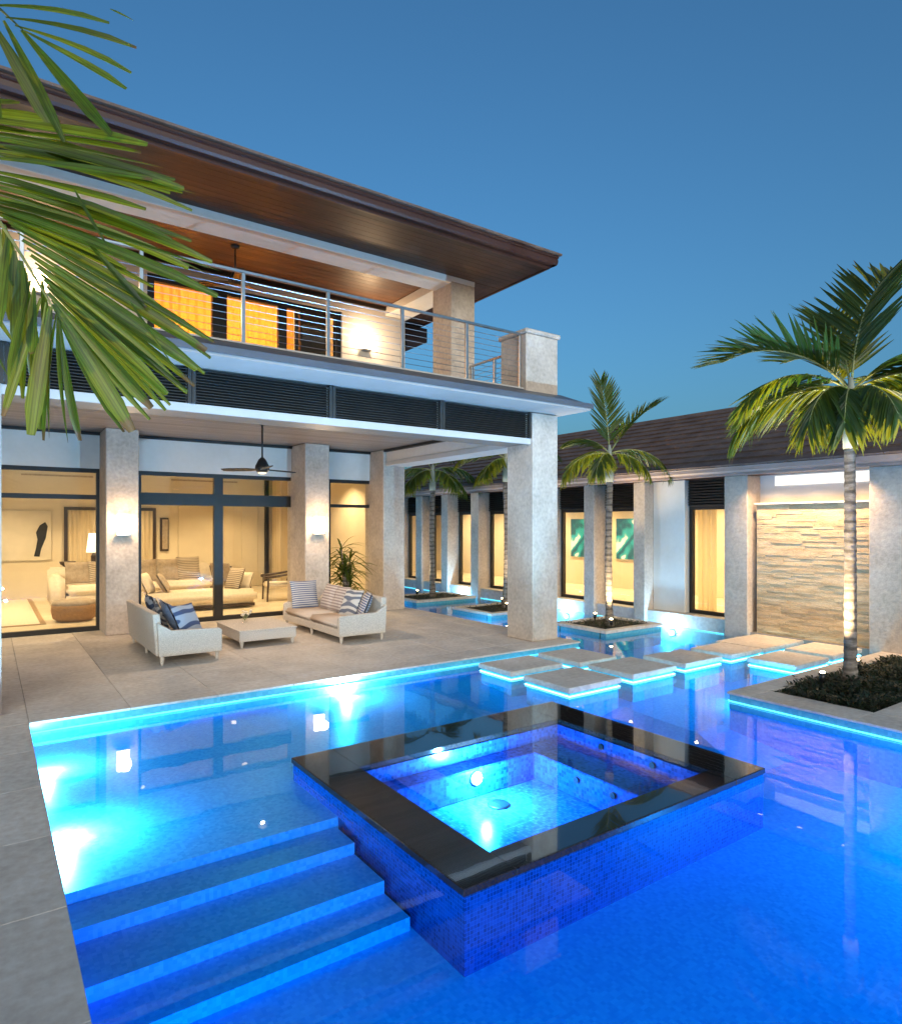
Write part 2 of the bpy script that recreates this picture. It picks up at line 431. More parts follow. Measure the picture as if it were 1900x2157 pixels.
def trunk_mat():
    m = nmat('palm_trunk', (0.13, 0.105, 0.085), (0.30, 0.25, 0.21), 9, 0.85, 0.5, stretch=(1, 1, 3), fine=0.4)
    N = m.node_tree.nodes; L = m.node_tree.links; p = N['Principled BSDF']
    tc = N.new('ShaderNodeTexCoord'); wv = N.new('ShaderNodeTexWave'); wv.bands_direction = 'Z'; wv.inputs['Scale'].default_value = 3.1
    wv.inputs['Distortion'].default_value = 3.0; wv.inputs['Detail'].default_value = 2
    cr = N.new('ShaderNodeValToRGB'); cr.color_ramp.elements[0].color = (0.50, 0.48, 0.46, 1); cr.color_ramp.elements[0].position = 0.08; cr.color_ramp.elements[1].position = 0.4
    mx = N.new('ShaderNodeMix'); mx.data_type = 'RGBA'; mx.blend_type = 'MULTIPLY'; mx.inputs[0].default_value = 1
    src = p.inputs['Base Color'].links[0].from_socket
    L.new(tc.outputs['Object'], wv.inputs['Vector']); L.new(wv.outputs['Fac'], cr.inputs[0]); L.new(src, mx.inputs[6]); L.new(cr.outputs[0], mx.inputs[7]); L.new(mx.outputs[2], p.inputs['Base Color'])
    return m


def ribbed_leaf(name, tips):
    # leaflet meshes run along their own y from 0 to 1 and across x from -1 to 1: fine ribs, dry brown tips
    m = leaf_mat(name, (0.014, 0.040, 0.008), (0.050, 0.085, 0.014), (0.30, 0.33, 0.012), 0.34)
    N = m.node_tree.nodes; L = m.node_tree.links; p = N['Principled BSDF']; tl = N['Translucent BSDF']
    tc = N.new('ShaderNodeTexCoord'); sp = N.new('ShaderNodeSeparateXYZ'); L.new(tc.outputs['Object'], sp.inputs[0])
    mp = N.new('ShaderNodeMapping'); mp.inputs['Scale'].default_value = (7, 0.8, 0); L.new(tc.outputs['Object'], mp.inputs[0])
    nz = N.new('ShaderNodeTexNoise'); nz.inputs['Scale'].default_value = 1.0; nz.inputs['Detail'].default_value = 2; L.new(mp.outputs[0], nz.inputs['Vector'])
    mr = N.new('ShaderNodeMapRange'); mr.inputs[1].default_value = 0.35; mr.inputs[2].default_value = 0.65; mr.inputs[3].default_value = 0.5; mr.inputs[4].default_value = 1.35
    L.new(nz.outputs['Fac'], mr.inputs[0])
    oi = N.new('ShaderNodeObjectInfo'); th = N.new('ShaderNodeMapRange'); th.inputs[3].default_value = 0.96; th.inputs[4].default_value = 1.30
    L.new(oi.outputs['Random'], th.inputs[0])
    nzs = N.new('ShaderNodeMath'); nzs.operation = 'MULTIPLY_ADD'; nzs.inputs[1].default_value = 0.12; L.new(nz.outputs['Fac'], nzs.inputs[0]); L.new(sp.outputs['Y'], nzs.inputs[2])
    gt = N.new('ShaderNodeMath'); gt.operation = 'GREATER_THAN'; L.new(nzs.outputs[0], gt.inputs[0]); L.new(th.outputs[0], gt.inputs[1])
    for sh, key, brown in ((p, 'Base Color', (0.10, 0.06, 0.025, 1)), (tl, 'Color', (0.22, 0.12, 0.03, 1))):
        vm = N.new('ShaderNodeVectorMath'); vm.operation = 'MULTIPLY'
        if sh.inputs[key].links: L.new(sh.inputs[key].links[0].from_socket, vm.inputs[0])
        else: vm.inputs[0].default_value = sh.inputs[key].default_value[:3]
        L.new(mr.outputs[0], vm.inputs[1])
        mx = N.new('ShaderNodeMix'); mx.data_type = 'RGBA'; mx.inputs[7].default_value = brown
        L.new(gt.outputs[0], mx.inputs[0]); L.new(vm.outputs[0], mx.inputs[6]); L.new(mx.outputs[2], sh.inputs[key])
    return m


M['trunk'] = trunk_mat()
M['leaflet'] = ribbed_leaf('palm_leaflet', True)
M['art'] = art_mat()
M['sheer'] = curtain_mat('cream_sheer', (0.70, 0.60, 0.40), (0.80, 0.66, 0.40))
M['curtain'] = curtain_mat()


def lamp(name, kind, loc, energy, color, parent=None, size=0.1, aim=None, spot=60, blend=0.6):
    l = bpy.data.lights.new(name, kind); l.energy = energy; l.color = color
    if kind == 'AREA': l.shape = 'DISK'; l.size = size
    else: l.shadow_soft_size = size
    if kind == 'SPOT': l.spot_size = R(spot); l.spot_blend = blend
    o = bpy.data.objects.new(name, l)
    o0 = ORI[parent.name] if parent is not None else Vector((0, 0, 0))
    o.location = Vector(loc) - o0
    if aim is not None:
        o.rotation_euler = (Vector(loc) - Vector(aim)).to_track_quat('Z', 'Y').to_euler()
    return link(o, parent)


WARM = (1.0, 0.66, 0.34)
POOLC = (0.50, 0.73, 1.0)
WATER_Z = -0.10

# ================================================================== SETTING
g = G().quad((-300, -300, -0.9), (300, -300, -0.9), (300, 300, -0.9), (-300, 300, -0.9))
tag(g.build('ground', M['ground']), kind='structure')

# ---- deck body: solid platforms round the water, 3 cm behind the coping edge
PXL, PYF = 0.285, 6.46           # left edge and far edge of the pool
CX0, CX1 = 6.85, 9.55            # canal edges
RX, RY = 5.97, 3.68              # right platform
e = 0.03
g = G()
g.box(-9, CX0 - e, PYF + e, 18.5, -0.9, -0.022)
g.box(-9, PXL - e, -6, PYF + e, -0.9, -0.022)
bx0, bx1, by0, by1 = 6.36, 9.2, 2.52, 3.44    # bed hole in the right platform
g.box(RX + e, 16, -6, by0, -0.9, -0.022)
g.box(RX + e, bx0, by0, by1, -0.9, -0.022)
g.box(bx1, 16, by0, by1, -0.9, -0.022)
g.box(RX + e, 16, by1, RY - e, -0.9, -0.022)
deck = tag(g.build('pool_deck', M['deckbase']), kind='structure')

pav_cache = {}


def paver(x0, x1, y0, y1, parent, mat=None, t=0.022, name='paver', gap=0.0035):
    w, d = round(x1 - x0 - gap, 4), round(y1 - y0 - gap, 4)
    k = (w, d, t, name)
    if k not in pav_cache:
        gg = B(-w / 2, w / 2, -d / 2, d / 2, -t, 0)
        me = gg.build('tmp', mat or M['paver'], None, bevel=0.003)
        pav_cache[k] = me.data; me.data.name = name
        bpy.data.objects.remove(me)
    return inst(name, pav_cache[k], parent, ((x0 + x1) / 2, (y0 + y1) / 2, random.uniform(-0.0012, 0.0)))


def pave(xs, ys):
    for i in range(len(xs) - 1):
        for j in range(len(ys) - 1):
            paver(xs[i], xs[i + 1], ys[j], ys[j + 1], deck)


def steps(a, b, n): return [a + (b - a) * i / n for i in range(n + 1)]


cop = 0.40
pave(steps(-2.0, PXL - cop, 3) + [PXL], [PYF - 0.8 * k for k in range(9, -1, -1)])
pave(steps(PXL, CX0 - cop, 8) + [CX0], [PYF, PYF + cop] + steps(PYF + cop, 11.5, 6)[1:])
pave([-2.0, -1.2, -0.4, PXL], [PYF, PYF + cop] + steps(PYF + cop, 11.5, 6)[1:])
pave([RX, bx0], [-1.2, -0.2, 0.8, 1.7, by0]); pave([RX, bx0], [by0, by1])
pave([bx0, 7.3, 8.25, bx1, 10.2, 11.1, 12], [-1.2, -0.2, 0.8, 1.7, by0])
pave([bx1, 10.2, 11.1, 12], [by0, by1]); pave([RX, bx0, 7.3, 8.25, bx1, 10.2, 11.1, 12], [by1, RY])

# ---- pool shell: floor sheet with a soft slope, and the walls
SX0, SX1, SY0, SY1 = 1.82, 4.42, 2.45, 4.54     # hot tub footprint


def floor_z(x, y):
    if x > CX0 - 0.2 or (y > RY and x > 5.2): deep = -0.36
    else: deep = -0.47
    s = min(1, max(0, (x - 3.6) / 1.6)); s = s * s * (3 - 2 * s)
    shelf = -0.21 if y > 3.78 else deep
    ramp = -0.23 + (deep + 0.23) * min(1, max(0, (6.3 - y) / 2.4))
    return shelf * (1 - s) + ramp * s if y > 3.78 or s > 0 else deep


g = G()
xs = [PXL - 0.02] + [0.6, 1.2, 1.82, 2.4, 3.0, 3.6] + [3.6 + 0.2 * k for k in range(1, 9)] + [5.6, 6.0, 6.4, 6.87]
ys = [-6.0, -3, 0, 1.5, 2.4, 3.0, 3.76, 3.80] + [3.8 + 0.3 * k for k in range(1, 8)] + [6.2, PYF + 0.02]
xs = sorted(xs + [SX0 + 0.04, SX1 - 0.04]); ys = sorted(ys + [SY0 + 0.04, SY1 - 0.04])
for i in range(len(xs) - 1):
    for j in range(len(ys) - 1):
        if SX0 < (xs[i] + xs[i + 1]) / 2 < SX1 and SX0 + 0.03 < xs[i + 1] <= SX1 - 0.03 and xs[i] >= SX0 + 0.03 and SY0 + 0.03 <= ys[j] and ys[j + 1] <= SY1 - 0.03: continue
        q = [(xs[i], ys[j]), (xs[i + 1], ys[j]), (xs[i + 1], ys[j + 1]), (xs[i], ys[j + 1])]
        g.quad(*[(x, y, floor_z(x, y)) for x, y in q])
g.quad((6.87, RY - 0.02, -0.36), (9.57, RY - 0.02, -0.36), (9.57, 18, -0.36), (6.87, 18, -0.36))
w = 0.02


def wallq(g, x0, y0, x1, y1, z0=-0.62, z1=-0.0225):
    g.quad((x0, y0, z0), (x1, y1, z0), (x1, y1, z1), (x0, y0, z1))


wallq(g, PXL - w, -6, PXL - w, PYF + w); wallq(g, PXL - w, PYF + w, CX0 - w, PYF + w); wallq(g, CX0 - w, PYF + w, CX0 - w, 18)
wallq(g, RX + w, -6, RX + w, RY - w); wallq(g, RX + w, RY - w, 9.57, RY - w); wallq(g, CX0, 18, 9.6, 18)
pool = tag(g.build('pool_basin', M['pool']), kind='structure')
for (y0, y1, z) in ((3.53, 3.78, -0.262), (3.17, 3.53, -0.33), (2.90, 3.17, -0.40)):
    B(PXL - 0.015, 1.80, y0, y1, -0.6, z).build('pool_step', M['pool'], pool)
# waterline tile band as separate strips 3 mm proud of the wall
for k, (x0, y0, x1, y1) in enumerate(((PXL - w, -6, PXL - w, PYF + w), (PXL - w, PYF + w, CX0 - w, PYF + w), (CX0 - w, PYF + w, CX0 - w, 18), (RX + w, -6, RX + w, RY - w), (RX + w, RY - w, 9.57, RY - w))):
    if abs(x0 - x1) < 1e-6:
        s = 1 if k in (0,) else -1
        gg = B(min(x0, x0 + s * 0.004), max(x0, x0 + s * 0.004), y0, y1, -0.17, -0.0235)
    else:
        s = -1 if k == 1 else 1
        gg = B(x0, x1, min(y0, y0 + s * 0.004), max(y0, y0 + s * 0.004), -0.17, -0.0235)
    gg.build('waterline_band', M['waterline'], pool)

# ---- the hot tub position is needed to cut the water
# ---- water: closed body, cells joined, hole at the hot tub
xb = [PXL - 0.025, SX0 + 0.06, SX1 - 0.06, RX + 0.025, CX0 - 0.025, 9.70]
yb = [-6.0, SY0 + 0.06, RY - 0.025, SY1 - 0.06, PYF + 0.025, 18.02]


def wet(i, j):
    if i < 0 or j < 0 or i > 4 or j > 4: return False
    x = (xb[i] + xb[i + 1]) / 2; y = (yb[j] + yb[j + 1]) / 2
    if SX0 < x < SX1 and SY0 < y < SY1: return False
    if y < RY - 0.03: return x < RX
    if y < PYF: return True
    return x > CX0 - 0.03


g = G(); zt, zb = WATER_Z, -0.7
for i in range(5):
    for j in range(5):
        if not wet(i, j): continue
        x0, x1, y0, y1 = xb[i], xb[i + 1], yb[j], yb[j + 1]
        g.quad((x0, y0, zt), (x1, y0, zt), (x1, y1, zt), (x0, y1, zt)); g.quad((x0, y1, zb), (x1, y1, zb), (x1, y0, zb), (x0, y0, zb))
        if not wet(i - 1, j): g.quad((x0, y0, zb), (x0, y0, zt), (x0, y1, zt), (x0, y1, zb))
        if not wet(i + 1, j): g.quad((x1, y0, zb), (x1, y1, zb), (x1, y1, zt), (x1, y0, zt))
        if not wet(i, j - 1): g.quad((x0, y0, zb), (x1, y0, zb), (x1, y0, zt), (x0, y0, zt))
        if not wet(i, j + 1): g.quad((x0, y1, zb), (x0, y1, zt), (x1, y1, zt), (x1, y1, zb))
wo = g.build('pool_water', M['water'])
bm = bmesh.new(); bm.from_mesh(wo.data); bmesh.ops.remove_doubles(bm, verts=bm.verts, dist=1e-4); bmesh.ops.recalc_face_normals(bm, faces=bm.faces); bm.to_mesh(wo.data); bm.free()
tag(wo, kind='structure')

# ---- LED line under the coping of the pool edges
def led(parent, x0, x1, y0, y1, z0=-0.095, z1=-0.086): return B(x0, x1, y0, y1, z0, z1).build('led_strip', M['led'], parent)


led(pool, PXL, CX0 - w, PYF - 0.004 - 0.001, PYF + w - 0.005)
led(pool, RX - 0.0, RX + w - 0.005, -2, RY - w)
led(pool, RX + w, 9.5, RY - w + 0.005, RY)
led(pool, CX0 - w + 0.0045, CX0 + 0.004, PYF + 0.05, 17)


def pool_light(loc, n, label, energy):
    t = thing('pool_light', loc, label, 'pool light', 'underwater lights of the pool')
    p = Vector(loc); n = Vector(n)
    G().tube([p, p + n * 0.014], 0.055, 20).build('housing', M['steel'], t, smooth=False)
    G().tube([p + n * 0.0145, p + n * 0.02], [0.042, 0.036], 20).build('lens', M['poollamp'], t)
    q = p + n * 0.09
    lamp('bulb', 'POINT', q, energy * 2.6, POOLC, t, 0.03)


pool_light((3.16, PYF + w - 0.004, -0.15), (0, -1, 0), 'glaring underwater light in the far pool wall in front of the white sofa group', 50)
pool_light((PXL - w + 0.004, 4.45, -0.15), (1, 0, 0), 'underwater light in the left pool wall whose glow whitens the shallow shelf', 62)
pool_light((PXL - w + 0.004, 5.75, -0.15), (1, 0, 0), 'added unseen fill light in the left pool wall close to the corner by the patio', 38)  # extra light added out of sight to brighten the shallow shelf
pool_light((PXL - w + 0.004, 0.6, -0.165), (1, 0, 0), 'underwater light in the left pool wall beside the submerged steps nearest the camera', 90)
pool_light((RX + w - 0.004, 0.3, -0.165), (-1, 0, 0), 'underwater light in the right pool wall beyond the lower right corner of the view', 480)
pool_light((6.9, RY - w + 0.004, -0.2), (0, 1, 0), 'underwater light in the wall behind the palm planter facing the stepping stones', 26)
pool_light((CX0 - w + 0.004, 9.1, -0.16), (1, 0, 0), 'turquoise underwater light in the canal wall behind the big corner column', 26)
pool_light((CX0 - w + 0.004, 14.2, -0.2), (1, 0, 0), 'underwater light at the far end of the canal behind the porch', 32)
pool_light((9.545, 6.9, -0.2), (-1, 0, 0), 'underwater light in the canal wall below the tall narrow window', 15)
pool_light((9.545, 9.4, -0.2), (-1, 0, 0), 'underwater light in the canal wall between the two windows with teal prints', 15)
pool_light((9.545, 12.9, -0.2), (-1, 0, 0), 'underwater light in the canal wall near the far planter', 20)

# ================================================================== HOT TUB
tub = thing('hot_tub', ((SX0 + SX1) / 2, (SY0 + SY1) / 2, -0.5), 'raised square hot tub with deep blue mosaic walls and a wet black granite rim', 'hot tub')
OX0, OX1, OY0, OY1 = 2.14, 4.06, 2.66, 4.10
zr = -0.05
g = G()
iw = 0.03
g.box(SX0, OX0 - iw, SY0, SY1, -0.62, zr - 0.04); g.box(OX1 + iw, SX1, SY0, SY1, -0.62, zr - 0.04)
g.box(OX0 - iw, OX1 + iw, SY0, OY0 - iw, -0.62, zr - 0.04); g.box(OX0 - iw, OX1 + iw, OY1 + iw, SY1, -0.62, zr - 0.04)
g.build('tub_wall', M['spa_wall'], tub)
o_ = 0.012
for (x0, x1, y0, y1) in ((SX0 - o_, OX0 - 0.01, SY0 - o_, SY1 + o_), (OX1 + 0.01, SX1 + o_, SY0 - o_, SY1 + o_), (OX0 - 0.008, OX1 + 0.008, SY0 - o_, OY0 - 0.01), (OX0 - 0.008, OX1 + 0.008, OY1 + 0.01, SY1 + o_)):
    B(x0, x1, y0, y1, zr - 0.038, zr).build('rim_slab', M['granite'], tub, bevel=0.004)
g = G()
g.box(OX0 - 0.028, OX0, OY0 - 0.028, OY1 + 0.028, -0.46, zr - 0.042); g.box(OX1, OX1 + 0.028, OY0 - 0.028, OY1 + 0.028, -0.46, zr - 0.042)
g.box(OX0, OX1, OY0 - 0.028, OY0, -0.46, zr - 0.042); g.box(OX0, OX1, OY1, OY1 + 0.028, -0.46, zr - 0.042)
g.build('inner_wall', M['spa_in'], tub)
B(OX0, OX1, OY0, OY1, -0.5, -0.42).build('tub_floor', M['spa_floor'], tub)
B(3.62, OX1 - 0.001, OY0 + 0.001, OY1 - 0.001, -0.419, -0.20).build('bench', M['spa_in'], tub, bevel=0.008)
B(OX0 + 0.001, 3.618, 3.92, OY1 - 0.001, -0.419, -0.20).build('bench', M['spa_in'], tub, bevel=0.008)
G().lathe((3.08, 3.72, -0.418), [(0.085, 0), (0.085, 0.006), (0.075, 0.012), (0.02, 0.014)], 24).build('drain', M['iron'], tub)
for (x, y, z, n) in ((3.617, 3.45, -0.27, (-1, 0, 0)), (3.617, 3.1, -0.27, (-1, 0, 0)), (OX1 - 0.003, 3.1, -0.15, (-1, 0, 0)), (OX1 - 0.003, 3.6, -0.15, (-1, 0, 0))):
    p = Vector((x, y, z)); G().tube([p, p + Vector(n) * 0.012], 0.025, 12).build('jet', M['iron'], tub)
p = Vector((3.02, 3.917, -0.27))
G().tube([p, p + Vector((0, -0.012, 0))], 0.055, 20).build('lamp_housing', M['steel'], tub)
G().tube([p + Vector((0, -0.0125, 0)), p + Vector((0, -0.02, 0))], 0.045, 20).build('lamp_lens', M['spalamp'], tub)
lamp('lamp_bulb', 'POINT', p + Vector((0, -0.13, 0.06)), 115, (0.56, 0.70, 1.0), tub, 0.03)
g = G().quad((SX0 - 0.006, SY0 - 0.006, zr + 0.005), (SX1 + 0.006, SY0 - 0.006, zr + 0.005), (SX1 + 0.006, SY1 + 0.006, zr + 0.005), (SX0 - 0.006, SY1 + 0.006, zr + 0.005))
g.build('water_film', M['spawater'], tub)
g = B(OX0 - 0.004, OX1 + 0.004, OY0 - 0.004, OY1 + 0.004, -0.425, zr - 0.002)
vol = bpy.data.materials.new('hot_tub_volume'); vol.use_nodes = True
n_ = vol.node_tree.nodes; n_.clear(); o1 = n_.new('ShaderNodeOutputMaterial'); t1 = n_.new('ShaderNodeBsdfTransparent'); v1 = n_.new('ShaderNodeVolumeAbsorption')
v1.inputs[0].default_value = (0.0, 0.80, 0.99, 1); v1.inputs[1].default_value = 2.6
vol.node_tree.links.new(t1.outputs[0], o1.inputs[0]); vol.node_tree.links.new(v1.outputs[0], o1.inputs[1])
g.build('water', vol, tub)
# ================================================================== STEPPING STONES
ss = [
    (4.78, 5.60, 5.56, 6.16, 'square stepping stone touching the patio edge, leftmost of the back row'),
    (5.78, 6.44, 5.46, 6.20, 'stepping stone at the patio corner in front of the big column'),
    (4.78, 5.58, 4.66, 5.36, 'stepping stone nearest the hot tub with a bright cyan light line below it'),
    (5.79, 6.57, 4.68, 5.35, 'second stepping stone from the hot tub in the front row, between two others'),
    (6.75, 7.52, 4.69, 5.31, 'third stepping stone from the hot tub, in the middle of the path'),
    (7.70, 8.42, 4.68, 5.28, 'fourth stepping stone, before the slab at the stacked stone wall'),
    (7.70, 8.52, 3.87, 4.48, 'stepping stone set forward beside the palm planter kerb'),
    (8.44, 9.50, 4.66, 5.38, 'last stepping slab of the path at the foot of the column by the stone wall'),
    (8.68, 9.50, 3.90, 4.52, 'stepping slab directly below the stacked stone wall behind the palm trunk'),
]
for (x0, x1, y0, y1, lb) in ss:
    t = thing('stepping_stone', ((x0 + x1) / 2, (y0 + y1) / 2, -0.4), lb, 'stepping stone', 'stepping stones across the pool')
    B(x0, x1, y0, y1, -0.055, 0).build('slab', M['paver'], t, bevel=0.008, seg=2)
    B(x0 + 0.03, x1 - 0.03, y0 + 0.03, y1 - 0.03, -0.6, -0.0555).build('pedestal', M['waterline'], t)
    g = G()
    g.box(x0 + 0.012, x1 - 0.012, y0 + 0.012, y0 + 0.028, -0.096, -0.086); g.box(x0 + 0.012, x0 + 0.028, y0 + 0.029, y1 - 0.03, -0.096, -0.086)
    g.box(x0 + 0.012, x1 - 0.012, y1 - 0.028, y1 - 0.012, -0.096, -0.086); g.box(x1 - 0.028, x1 - 0.012, y0 + 0.029, y1 - 0.03, -0.096, -0.086)
    g.build('led_strip', M['led_bright'], t)

# ================================================================== HOUSE
house = thing('house', (2, 11, 0), 'two storey villa with covered porch, balcony and dark hipped roof behind the pool', 'house')


def hbox(name, mat, x0, x1, y0, y1, z0, z1, bevel=0.0, parent=None):
    return B(x0, x1, y0, y1, z0, z1).build(name, mat, parent or house, bevel)


GY = 11.5      # lower glass line
CF = 10.85     # front of the wall columns
XR = 6.74      # right side of the house
# columns
hbox('column', M['coral'], -0.45, 0.10, 6.82, 7.38, 0, 3.23, 0.012)
hbox('column', M['coral'], 6.25, XR, 6.80, 7.36, 0, 3.235, 0.012)
hbox('column', M['coral'], 1.435, 1.885, CF, 11.7, 0, 3.098, 0.012)
hbox('column', M['coral'], 4.57, 5.03, CF, 11.7, 0, 3.098, 0.012)
hbox('column', M['coral'], 6.20, 6.68, 10.95, 11.7, 0, 3.098, 0.012)
hbox('column', M['coral'], 6.27, 6.76, 8.80, 9.36, 3.55, 5.70, 0.012)
pl = hbox('pillar', M['coral'], 6.13, XR, 6.80, 7.36, 3.40, 4.34, 0.012)
hbox('pillar_cap', M['coral'], 6.10, XR + 0.03, 6.77, 7.39, 4.34, 4.40, 0.012, pl)
# lower wall
hbox('wall', M['plaster'], -3, 6.70, GY, GY + 0.2, 2.53, 3.098)
for (x0, x1) in ((1.46, 1.97), (4.67, 5.30), (6.50, 6.70)):
    hbox('wall', M['plaster'], x0, x1, GY + 0.001, GY + 0.199, 0, 2.529)


def window(x0, x1, y, z0, z1, vbars=(), hbars=(), t=0.065, depth=0.09, sill=0.07, parent=None, name='window'):
    # frame ring + bars (part), panes (sub-parts)
    g = G()
    g.box(x0, x0 + t, y, y + depth, z0, z1); g.box(x1 - t, x1, y, y + depth, z0, z1)
    g.box(x0 + t, x1 - t, y, y + depth, z1 - t, z1); g.box(x0 + t, x1 - t, y, y + depth, z0, z0 + sill)
    xs = [(x0 + t, x0 + t)] + [(a, b) for a, b in vbars] + [(x1 - t, x1 - t)]
    zs = [(z0 + sill, z0 + sill)] + [(a, b) for a, b in hbars] + [(z1 - t, z1 - t)]
    for a, b in vbars: g.box(a, b, y, y + depth, z0 + sill, z1 - t)
    for i in range(len(xs) - 1):
        for a, b in hbars: g.box(xs[i][1], xs[i + 1][0], y, y + depth, a, b)
    f = g.build(name, M['bronze'], parent or house)
    for i in range(len(xs) - 1):
        for j in range(len(zs) - 1):
            B(xs[i][1], xs[i + 1][0], y + depth * 0.45, y + depth * 0.45 + 0.008, zs[j][1], zs[j + 1][0]).build('pane', M['glass'], f)
    return f


window(-1.6, 1.458, GY + 0.02, 0.0, 2.529, [(-0.12, -0.06)], [(2.05, 2.12)])
window(1.972, 4.668, GY + 0.02, 0.0, 2.529, [(3.19, 3.34)], [(1.98, 2.18)])
window(5.302, 6.498, GY + 0.02, 0.0, 2.529, [], [(1.99, 2.05)])
# porch ceiling planks
y = 7.36; n = 0
while y < CF + 0.62:
    hbox('ceiling_plank', M['ceil_porch'], -3, 6.24, y + 0.002, y + 0.146, 3.10, 3.12); y += 0.15
hbox('ceiling_board', M['ceil_porch'], -3, 6.24, 7.2, 11.69, 3.122, 3.14)
hbox('crown_strip', M['bronze'], -3, 6.20, GY - 0.05, GY - 0.001, 3.05, 3.097)
# porch beams
hbox('beam_trim', M['trim'], -3, 6.248, 6.84, 6.885, 2.79, 2.87)
hbox('beam_underside', M['ceil_porch'], -3, 6.248, 6.886, 7.34, 2.80, 2.87)
hbox('beam', M['plaster'], -3, 6.248, 6.93, 7.33, 2.871, 3.24)
hbox('beam', M['plaster'], 6.27, 6.73, 7.362, 10.948, 2.87, 3.24)
hbox('beam_trim', M['trim'], 6.25, 6.735, 7.363, 10.947, 2.79, 2.869)
hbox('crown_strip', M['bronze'], 6.20, 6.268, 7.37, 10.94, 3.05, 3.097)
# louvre panels
lx = [-2.93, -1.40, 0.12, 1.67, 3.20, 4.72, 6.24]
for i in range(6):
    g = G(); x0, x1 = lx[i] + 0.003, lx[i + 1] - 0.003
    g.box(x0, x0 + 0.035, 6.815, 6.86, 2.872, 3.232); g.box(x1 - 0.035, x1, 6.815, 6.86, 2.872, 3.232)
    g.box(x0 + 0.035, x1 - 0.035, 6.90, 6.92, 2.872, 3.232)
    f = g.build('louver_panel', M['louver'], house)
    for k in range(12):
        z = 2.885 + k * 0.029
        G().hexa([(x0 + 0.036, 6.822, z), (x1 - 0.036, 6.822, z), (x1 - 0.036, 6.868, z + 0.020), (x0 + 0.036, 6.868, z + 0.020),
                  (x0 + 0.036, 6.822, z + 0.007), (x1 - 0.036, 6.822, z + 0.007), (x1 - 0.036, 6.868, z + 0.027), (x0 + 0.036, 6.868, z + 0.027)]).build('slat', M['louver'], f)
# skirt roof + white soffit + balcony slab
G().prism([(6.26, 3.275), (6.26, 3.325), (6.86, 3.555), (6.86, 3.275)], 'x', -3, 6.86).build('skirt_roof', M['skirt'], house)
hbox('skirt_drip_edge', M['skirt'], -3, 6.87, 6.235, 6.258, 3.268, 3.335)
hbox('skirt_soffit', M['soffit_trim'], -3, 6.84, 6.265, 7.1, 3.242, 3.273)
hbox('balcony_slab', M['paver'], -3, 6.735, 6.862, 11.0, 3.26, 3.55)
hbox('balcony_edge', M['trim'], -3, 6.12, 6.845, 6.87, 3.556, 3.575)
# upper wall and windows
UY = 11.0
hbox('wall', M['plaster'], -3, 2.03, UY, UY + 0.2, 3.55, 5.86)
hbox('wall', M['plaster'], 5.35, 6.71, UY, UY + 0.2, 3.55, 5.86)
hbox('wall', M['plaster'], 2.031, 5.349, UY + 0.001, UY + 0.199, 5.60, 5.859)
window(2.032, 5.348, UY + 0.05, 3.55, 5.599, [(3.03, 3.27), (4.16, 4.31), (4.56, 4.60)], [], t=0.11, sill=0.06)
hbox('crown_strip', M['bronze'], -3, 6.27, UY - 0.04, UY - 0.001, 5.79, 5.858)
# upper ceiling, beams
y = 9.30
while y < UY:
    hbox('ceiling_plank', M['ceil_up'], -3, 6.268, y + 0.002, min(y + 0.136, UY - 0.042), 5.862, 5.88); y += 0.14
hbox('ceiling_board', M['ceil_up'], -3, 7.0, 8.8, 11.2, 5.882, 5.90)
hbox('beam', M['plaster'], -3, 6.268, 8.80, 9.28, 5.67, 5.86, 0.006)
hbox('beam', M['plaster'], 6.269, 6.76, 8.80, UY + 0.2, 5.701, 5.86, 0.006)
# eave soffit planks, fascia, gutter, roof
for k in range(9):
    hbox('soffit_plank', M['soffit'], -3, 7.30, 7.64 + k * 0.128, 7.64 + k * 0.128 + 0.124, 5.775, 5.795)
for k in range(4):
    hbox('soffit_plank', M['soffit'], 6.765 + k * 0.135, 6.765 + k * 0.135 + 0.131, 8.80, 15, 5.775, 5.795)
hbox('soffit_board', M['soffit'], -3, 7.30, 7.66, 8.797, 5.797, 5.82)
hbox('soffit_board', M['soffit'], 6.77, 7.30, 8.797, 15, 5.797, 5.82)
hbox('fascia_board', M['fascia'], -3, 7.345, 7.59, 7.638, 5.755, 5.90, 0.004)
hbox('fascia_board', M['fascia'], 7.305, 7.345, 7.639, 15, 5.755, 5.90, 0.004)
gp = [(7.588, 5.80), (7.52, 5.80), (7.50, 5.83), (7.49, 5.88), (7.505, 5.90), (7.48, 5.915), (7.48, 5.94), (7.588, 5.94)]
G().prism(gp, 'x', -3, 7.42).build('gutter', M['fascia'], house)
G().prism([(7.346 + (7.588 - p), q) for p, q in gp], 'y', 7.50, 15).build('gutter', M['fascia'], house)
g = G(); x0, x1, y0, y1, z0 = -9, 7.47, 7.44, 16, 5.945
g.v += [(x0, y0, z0), (x1, y0, z0), (x1, y1, z0), (x0, y1, z0), (x0, y0, z0 + 0.03), (x1, y0, z0 + 0.03), (x1, y1, z0 + 0.03), (x0, y1, z0 + 0.03), (x0 + 4.2, 11.7, 7.5), (x1 - 4.2, 11.7, 7.5)]
g.f += [(0, 3, 2, 1), (0, 1, 5, 4), (1, 2, 6, 5), (2, 3, 7, 6), (3, 0, 4, 7), (4, 5, 9, 8), (5, 6, 9), (6, 7, 8, 9), (7, 4, 8)]
g.build('roof', M['rooftile'], house)
# gutter downpipe at the end of the upper wall
G().tube([(6.86, 11.26, 5.40), (6.86, 11.20, 5.28), (6.78, 11.24, 5.2), (6.78, 11.26, 3.6)], 0.035, 10).build('downpipe', M['iron'], house, smooth=True)
hbox('rear_eave', M['soffit'], 6.72, 7.4, 11.25, 12.4, 5.42, 5.70)
